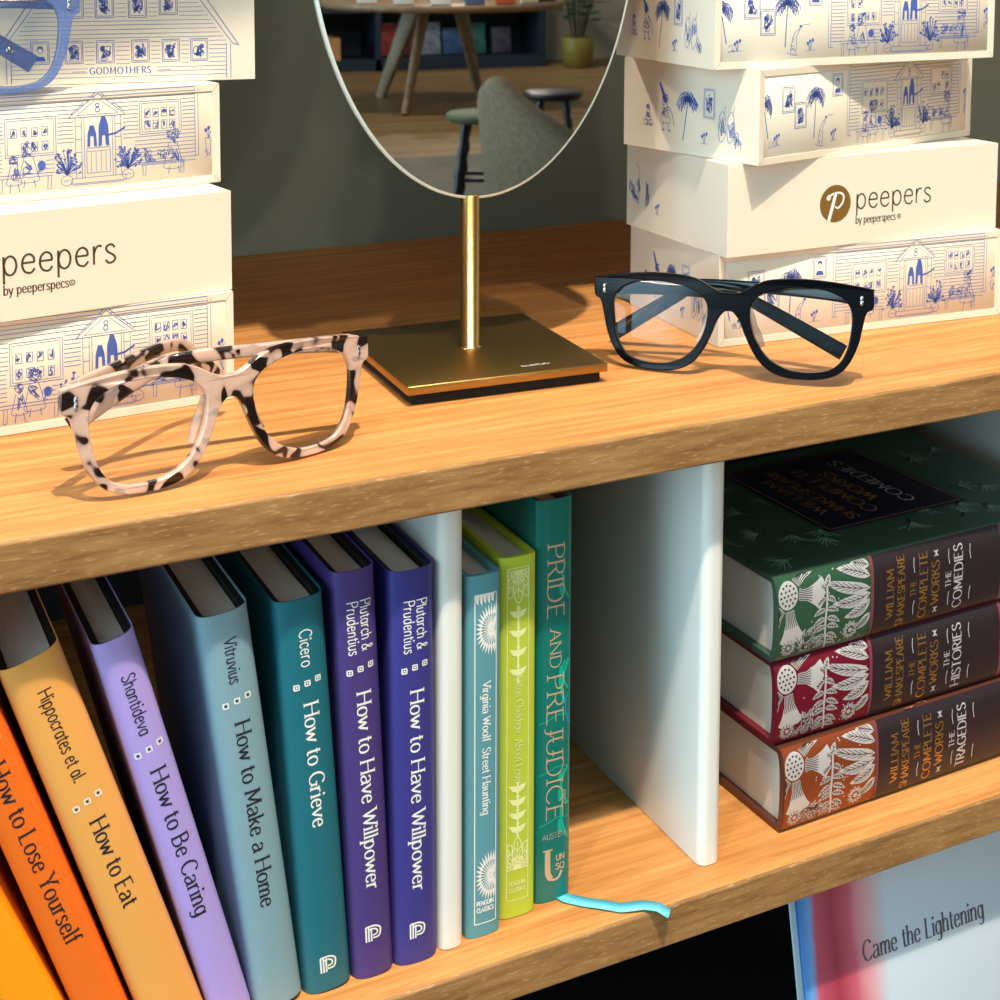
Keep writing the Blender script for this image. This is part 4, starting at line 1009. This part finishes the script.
    return cloth_book(label, 'complete works volumes stacked in the right bay', (.2455 + h + dx, .0262 + dy, zbase), (0, -PI / 2, R(rz)), w, h, d, col,
        [(gnd, gm), (fol, SILV), (dots, mat('floral_line_%d' % seed, tuple(int(c * .45) for c in edge), rough=.45)), (pan, mat('dark_panel_%d' % seed, (38, 26, 34), rough=.4)), (bor, mat('red_border', (120, 58, 70), rough=.4)), (gold, GOLDF), (silver, SILV)],
        r=.0035, bulge=.0022, bt=.0030, name='hardcover_book', tex=tex, over=.0035, cov=[(cov, mat('relief_sheen_%d' % seed, tuple(min(255, int(c * 1.5 + 40)) for c in col), rough=.3, coat=.3)), (plq, navy), (cg, mat('dull_gold_print', (168, 128, 78), rough=.4, metal=.3)), (cs, mat('dull_silver_print', (190, 194, 204), rough=.4, metal=.3))])
shake('orange-brown floral volume lettered The Tragedies, bottom of its stack', ZL + .0002, (96, 54, 40), (150, 74, 40), 'TRAGEDIES', .0035, 0, 1.8, 1)
shake('crimson floral volume lettered The Histories, middle of its stack', ZL + .0430, (116, 26, 46), (128, 20, 48), 'HISTORIES', .0005, .0012, 1.2, 2)
shake('dark green floral volume lettered The Comedies, topmost of its stack', ZL + .0858, (62, 92, 78), (56, 100, 74), 'COMEDIES', -.0010, .001, 1.6, 3)

Ink.MS = None
# ------------------------------------------------------------------ face-out book on the tier below
def paint_cover():
    m = bpy.data.materials.new('brushed_colour_cover'); m.use_nodes = True
    nt = m.node_tree; b = nt.nodes['Principled BSDF']; L = nt.links.new
    tc = nt.nodes.new('ShaderNodeTexCoord'); sp = nt.nodes.new('ShaderNodeSeparateXYZ'); L(tc.outputs['Object'], sp.inputs[0])
    mp = nt.nodes.new('ShaderNodeMapping'); mp.inputs['Scale'].default_value = (30, 30, 9); L(tc.outputs['Object'], mp.inputs['Vector'])
    n = nt.nodes.new('ShaderNodeTexNoise'); n.inputs['Scale'].default_value = 1; n.inputs['Detail'].default_value = 6; L(mp.outputs[0], n.inputs['Vector'])
    ma = nt.nodes.new('ShaderNodeMath'); ma.operation = 'MULTIPLY_ADD'; ma.inputs[1].default_value = .022; L(n.outputs['Fac'], ma.inputs[0]); L(sp.outputs['X'], ma.inputs[2])
    mr = nt.nodes.new('ShaderNodeMapRange'); mr.inputs['From Min'].default_value = 0; mr.inputs['From Max'].default_value = .068; L(ma.outputs[0], mr.inputs['Value'])
    rp = nt.nodes.new('ShaderNodeValToRGB'); e = rp.color_ramp.elements
    e[0].position = .12; e[0].color = lin((40, 110, 190)); e[1].position = .92; e[1].color = lin((188, 202, 216))
    for p, c in ((.22, (90, 150, 210)), (.30, (176, 72, 96)), (.48, (150, 44, 66)), (.62, (188, 84, 104)), (.74, (206, 150, 160))):
        x = e.new(p); x.color = lin(c)
    L(mr.outputs[0], rp.inputs[0]); L(rp.outputs[0], b.inputs['Base Color']); b.inputs['Roughness'].default_value = .6
    return m
t = thing('hardcover_book', 'pale blue book titled Came the Lightening, facing out below the lower shelf', 'book', (.2672, .0005, -.4176), (R(-11), 0, R(0)))
mb = MB(); mb.bbox(0, .155, 0, .003, 0, .178, .0006); 
k = Ink(); text(k, 'Came the Lightening', 36.5, 116.2, 10, 'serif', 0, fit=81, weight=.9)
k.emit(mb, lambda u, v: (u, -.00012, v), .001, 1); mb.build('cover', [paint_cover(), mat('grey_print', (86, 84, 96), rough=.6)], t)
mb = MB(); mb.box(.003, .152, .0031, .0070, .003, .175); mb.build('page_block', PAGES, t)
mb = MB(); mb.bbox(0, .155, .0071, .0086, 0, .178, .0006); mb.build('back_cover', mat('pale_blue_board', (190, 204, 216), rough=.6), t)

# ------------------------------------------------------------------ the shop behind the camera, seen in the mirror
WOODT = oak('table_oak', (108, 84, 62), (136, 108, 80), (156, 128, 98), scale=(2, 22, 22), pore=.2)
DARKW = mat('black_stained_wood', (24, 20, 22), rough=.4)
tb = thing('round_table', 'round wooden display table reflected in the mirror', 'table', (3.05, -9.3, ZF))
mb = MB(); mb.lathe([(.01, .675), (.84, .675), (.86, .69), (.86, .715), (.845, .725), (.01, .725)], 0, 0, 64); mb.build('tabletop', WOODT, tb)
for fx, fy in ((-.34, -.42), (-.46, .66), (.38, -.30)):
    mb = MB(); top = Vector((fx * .45, fy * .4, .675)); ft = Vector((fx, fy, 0))
    mb.tube([top, top.lerp(ft, .5), ft], .05, 12, sect=[(.025, .075), (.023, .055), (.02, .035)]); mb.build('leg', WOODT, tb)
rnd = random.Random(5)
cols = [(228, 226, 220), (214, 214, 210), (232, 230, 226), (90, 110, 150), (210, 90, 60), (224, 214, 190), (60, 60, 70), (230, 196, 60)]
spots = [(-.66, .46), (-.46, .64), (-.24, .755), (-.02, .79), (.20, .765), (.40, .68), (.58, .54), (-.3, .2), (.1, .25), (.45, .1)]
names = ['white card cover', 'pale grey cover', 'white cover', 'slate blue cover', 'red cover', 'cream cover', 'charcoal cover', 'yellow cover']
for i, (x, y) in enumerate(spots):
    mb = MB(); c = cols[i % 8]; hh = rnd.uniform(.13, .2)
    o = thing('display_book', 'book with %s %s on the round table' % (names[i % 8], 'standing at the front' if i < 7 else 'standing at the back'), 'book', (3.05 + x, -9.3 + y, ZF + .725), (R(-14), 0, R(180 + rnd.uniform(-15, 15))), 'display books on the round table')
    mb.bbox(-.065, .065, -.012, .012, 0.003, hh, .001); mb.build('cover', mat('display_cover_%d' % (i % 8), c, rough=.5), o)
    mb = MB(); mb.box(-.062, .062, -.010, .010, hh - .002, hh + .0015); mb.build('page_block', PAGES, o)
BLUEW = mat('navy_paint', (28, 44, 62), rough=.5)
bs = thing('bookshelf', 'navy wall bookshelf reflected at the far side of the mirror', 'bookshelf', (2.43, -11.95, ZF))
mb = MB(); mb.box(-2.3, 2.3, -.2, -.18, 0, 2.2); mb.build('back_panel', BLUEW, bs)
for x in (-2.3, -.8, .75, 2.25):
    mb = MB(); mb.box(x, x + .05, -.18, .34, 0, 2.2); mb.build('upright', BLUEW, bs)
for z in (0, .50, .95, 1.4):
    mb = MB(); mb.box(-2.25, 2.25, -.18, .34, z, z + (.10 if z == 0 else .035)); mb.build('shelf', BLUEW, bs)
bc = [((172, 66, 58), 'brick red'), ((70, 110, 170), 'mid blue'), ((206, 190, 160), 'tan'), ((120, 60, 70), 'maroon'), ((60, 130, 130), 'sea green'), ((196, 120, 70), 'rust'), ((150, 170, 200), 'pale blue'), ((90, 84, 110), 'plum grey')]
ordw = ['first', 'second', 'third', 'fourth', 'fifth', 'sixth', 'seventh', 'eighth', 'ninth', 'tenth']
for row, zz in (('lowest', .105), ('second', .540)):
    xs = [.92, 1.12, 1.32, 1.52, 1.74, 1.98] if zz < .3 else [.9, 1.1, 1.3, 1.5, 1.72, 1.92, 2.1]
    for i, x in enumerate(xs):
        c, cn = bc[(i * 3 + (2 if zz > .3 else 0)) % 8]; hh = rnd.uniform(.22, .3)
        o = thing('display_book', '%s book facing out on the %s tier of navy bookshelf' % (cn, row), 'book', (2.43 + x, -11.95 + .08, ZF + zz), (R(-9), 0, R(180)), 'books facing out on the navy bookshelf')
        mb = MB(); mb.bbox(-.09, .09, -.012, .012, .003, hh, .001); mb.build('cover', mat('far_cover_%s' % cn.replace(' ', '_'), c, rough=.5, var=.5, vscale=14), o)
        mb = MB(); mb.box(-.087, .087, -.010, .010, hh - .002, hh + .002); mb.build('page_block', PAGES, o)
cr = thing('wooden_crate', 'small wooden crate on the floor tier of the navy bookshelf', 'crate', (2.62, -11.75, ZF + .102))
for nm, a in (('base', (-.25, .25, -.15, .15, 0, .015)), ('side', (-.25, .25, -.15, -.135, .015, .19)), ('side', (-.25, .25, .135, .15, .015, .19)), ('side', (-.25, -.235, -.135, .135, .015, .19)), ('side', (.235, .25, -.135, .135, .015, .19))):
    mb = MB(); mb.box(*a); mb.build(nm, mat('crate_pine', (196, 148, 98), rough=.7, var=.2, vscale=9), cr)
def stool(label, loc, r, h, seatm, grp):
    s = thing('wooden_stool', label, 'stool', loc, (0, 0, .4), grp)
    mb = MB(); mb.lathe([(.01, h - .035), (r * .9, h - .035), (r, h - .02), (r, h - .006), (r * .94, h), (.01, h)], n=40); mb.build('seat', seatm, s)
    for k in range(4):
        a = PI / 4 + k * PI / 2; mb = MB(); top = Vector((r * .6 * math.cos(a), r * .6 * math.sin(a), h - .035)); ft = Vector((r * 1.05 * math.cos(a), r * 1.05 * math.sin(a), 0))
        mb.tube([top.lerp(ft, u / 10) for u in range(11)], [.017, .02, .014, .021, .014, .022, .014, .021, .015, .018, .013], 12); mb.build('leg', DARKW, s)
        a2 = a + PI / 2; m2 = MB(); q0 = top.lerp(ft, .55); q1 = Vector((q0.length and math.cos(PI / 2) * q0.x - math.sin(PI / 2) * q0.y, math.sin(PI / 2) * q0.x + math.cos(PI / 2) * q0.y, q0.z)); m2.tube([q0, q1], .009, 8); m2.build('stretcher', DARKW, s)
    return s
stool('dark wooden stool with a green seat beside the armchair', (1.90, -5.05, ZF + .0155), .15, .46, mat('sage_seat', (84, 88, 64), rough=.7), 'stools reflected in the mirror')
stool('low black stool beyond the armchair', (2.44, -5.62, ZF + .0155), .135, .47, DARKW, 'stools reflected in the mirror')
ac = thing('armchair', 'rounded grey-brown fabric armchair reflected in the mirror', 'armchair', (1.86, -3.78, ZF + .0165), (0, 0, 0))
FAB = mat('taupe_boucle', (128, 106, 84), rough=.95, bump=.6, bscale=120, var=.2, vscale=60)
mb = MB(); rings = []
NA = 40
for k in range(NA + 1):
    a = R(60) + R(300 - 60) * k / NA; u = abs(k / NA - .5) * 2
    ht = .745 - .37 * u ** 1.15; ro = .40; ri = .29; ca, sa = math.cos(a), math.sin(a)
    ring = []
    for j in range(12):
        th = 2 * PI * j / 12; rr = (ro + ri) / 2 + (ro - ri) / 2 * math.cos(th); zz = .14 if math.sin(th) < -.1 else ht - .06 + .06 * math.sin(th)
        if math.sin(th) < -.1: rr = (ro + ri) / 2 + (ro - ri) / 2 * math.cos(th) * .9
        ring.append((rr * ca * (.86 + .14 * zz / .78), rr * sa * (.86 + .14 * zz / .78), zz))
    rings.append(ring)
mb.loft(rings, 0, True, True); mb.build('backrest', FAB, ac)
mb = MB(); mb.lathe([(.01, .14), (.27, .14), (.30, .18), (.30, .38), (.27, .43), (.01, .44)], n=40); mb.build('seat', FAB, ac)
for a in (45, 135, 225, 315):
    mb = MB(); mb.tube([(.22 * math.cos(R(a)), .22 * math.sin(R(a)), .15), (.26 * math.cos(R(a)), .26 * math.sin(R(a)), 0)], [.02, .013], 10); mb.build('leg', DARKW, ac)
mb = MB(); mb.bbox(.6, 3.4, -6.85, -2.6, ZF + .0005, ZF + .012, .003); tag(mb.build('rug', mat('grey_rug', (104, 94, 82), rough=.98, bump=.5, bscale=60, var=.25, vscale=4)), 'flat grey rug under the armchair and stools', 'rug')
pl = thing('potted_plant', 'leafy plant in an ochre pot by the far wall', 'plant', (4.97, -11.45, ZF))
mb = MB(); mb.lathe([(.10, 0), (.13, .02), (.145, .26), (.135, .27), (.12, .24), (.01, .23)], n=36); mb.build('pot', mat('ochre_glaze', (122, 112, 44), rough=.5), pl)
GRN = mat('leaf_green', (44, 84, 56), rough=.5)
mb = MB(); m2 = MB()
for j in range(7):
    a = j * 2.4; e = Vector((.22 * math.cos(a), .22 * math.sin(a), .8 + .09 * j)); b0 = Vector((.04 * math.cos(a), .04 * math.sin(a), .22)); mid = b0.lerp(e, .5) + Vector((0, 0, .1))
    P = [b0.lerp(mid, u / 4).lerp(mid.lerp(e, u / 4), u / 4) for u in range(5)]; mb.tube(P, .008, 6)
    for u in range(1, 5):
        for sgn in (-1, 1):
            p = P[u]; dr = Vector((math.cos(a + sgn * 1.1 + u), math.sin(a + sgn * 1.1 + u), .1)); sd = Vector((-dr.y, dr.x, 0)) * .055
            m2.add([p, p + dr * .07 + sd, p + dr * .2, p + dr * .07 - sd, p + dr * .08 + Vector((0, 0, .02))], [(0, 1, 4), (1, 2, 4), (2, 3, 4), (3, 0, 4)], 0, True)
mb.build('stem', mat('stem_brown', (70, 66, 44), rough=.7), pl); m2.build('foliage', GRN, pl)

# ------------------------------------------------------------------ light
def spot(name, frm, to, watts, col, rad=.03, size=60):
    l = bpy.data.lights.new(name, 'SPOT'); l.energy = watts; l.color = col; l.shadow_soft_size = rad; l.spot_size = R(size); l.spot_blend = .3
    o = bpy.data.objects.new(name, l); C.objects.link(o); o.location = frm
    o.rotation_euler = (Vector(to) - Vector(frm)).to_track_quat('-Z', 'Y').to_euler(); return o
tgt = Vector((.12, .08, -.05)); WARM = (1.0, .86, .68)
def from_dir(d, dist): return tgt - Vector(d).normalized() * dist
spot('ceiling_spot', from_dir((.20, 1, -2.6), 2.4), tgt, 320, WARM, .025)
spot('ceiling_spot', from_dir((-.25, 1, -2.4), 2.4), tgt, 45, WARM, .025)
spot('ceiling_spot', from_dir((1.0, 1, -2.75), 2.4), tgt, 65, WARM, .025)
w = bpy.data.worlds.new('daylight'); bpy.context.scene.world = w; w.use_nodes = True
nt = w.node_tree; bg = nt.nodes['Background']
tc = nt.nodes.new('ShaderNodeTexCoord')
def dotramp(d, p0, p1, c0, c1):
    v = nt.nodes.new('ShaderNodeVectorMath'); v.operation = 'DOT_PRODUCT'; v.inputs[1].default_value = Vector(d).normalized()
    nt.links.new(tc.outputs['Generated'], v.inputs[0])
    r = nt.nodes.new('ShaderNodeValToRGB'); e = r.color_ramp.elements
    e[0].position = p0; e[0].color = c0; e[1].position = p1; e[1].color = c1
    nt.links.new(v.outputs['Value'], r.inputs[0]); return r.outputs[0]
soft = dotramp((-.62, -.60, .50), .30, .98, (.10, .125, .15, 1), (.62, .92, 1.0, 1))
win = dotramp((-.99, -.10, .12), .87, .94, (0, 0, 0, 1), (.55, .86, 1.0, 1))
ad = nt.nodes.new('ShaderNodeMixRGB'); ad.blend_type = 'ADD'; ad.inputs[0].default_value = 1
sc_ = nt.nodes.new('ShaderNodeMixRGB'); sc_.blend_type = 'MULTIPLY'; sc_.inputs[0].default_value = 1; sc_.inputs[2].default_value = (8, 8, 8, 1)
nt.links.new(win, sc_.inputs[1]); nt.links.new(soft, ad.inputs[1]); nt.links.new(sc_.outputs[0], ad.inputs[2])
nt.links.new(ad.outputs[0], bg.inputs[0]); bg.inputs[1].default_value = .85
for x, y in ((1.4, -5.6), (2.6, -8.2), (3.6, -10.6)):  # added point lights, no fitting seen: they brighten the room in the mirror
    l = bpy.data.lights.new('room_fill_light', 'POINT'); l.energy = 125; l.color = (1, .86, .68); l.shadow_soft_size = .12
    o = bpy.data.objects.new('room_fill_light', l); C.objects.link(o); o.location = (x, y, 1.7)

# ------------------------------------------------------------------ camera
cam = bpy.data.cameras.new('camera'); co = bpy.data.objects.new('camera', cam); C.objects.link(co)
F, CX, CY = 1510.31, 487.58, 67.72; yaw, pitch, roll = .45457, .0945, .00183
cam.sensor_width = 36; cam.lens = F / 1000 * 36; cam.shift_x = (500 - CX) / 1000; cam.shift_y = (CY - 500) / 1000
cyw, syw, cp, sp_ = math.cos(yaw), math.sin(yaw), math.cos(pitch), math.sin(pitch)
fw = Vector((syw * cp, cyw * cp, -sp_)); rt = Vector((cyw, -syw, 0)); up = rt.cross(fw)
r2 = rt * math.cos(roll) + up * math.sin(roll); u2 = up * math.cos(roll) - rt * math.sin(roll)
M = Matrix(((r2.x, u2.x, -fw.x), (r2.y, u2.y, -fw.y), (r2.z, u2.z, -fw.z))).to_4x4()
M.translation = Vector((-.1819, -.5370, .2173)); co.matrix_world = M
cam.clip_start = .02; cam.clip_end = 60
cam.dof.use_dof = True; cam.dof.focus_distance = .66; cam.dof.aperture_fstop = 54.37 / 1.5
bpy.context.scene.camera = co
vs = bpy.context.scene.view_settings
vs.view_transform = 'Standard'; vs.look = 'None'; vs.gamma = 1; vs.use_curve_mapping = False; vs.exposure = 0.0
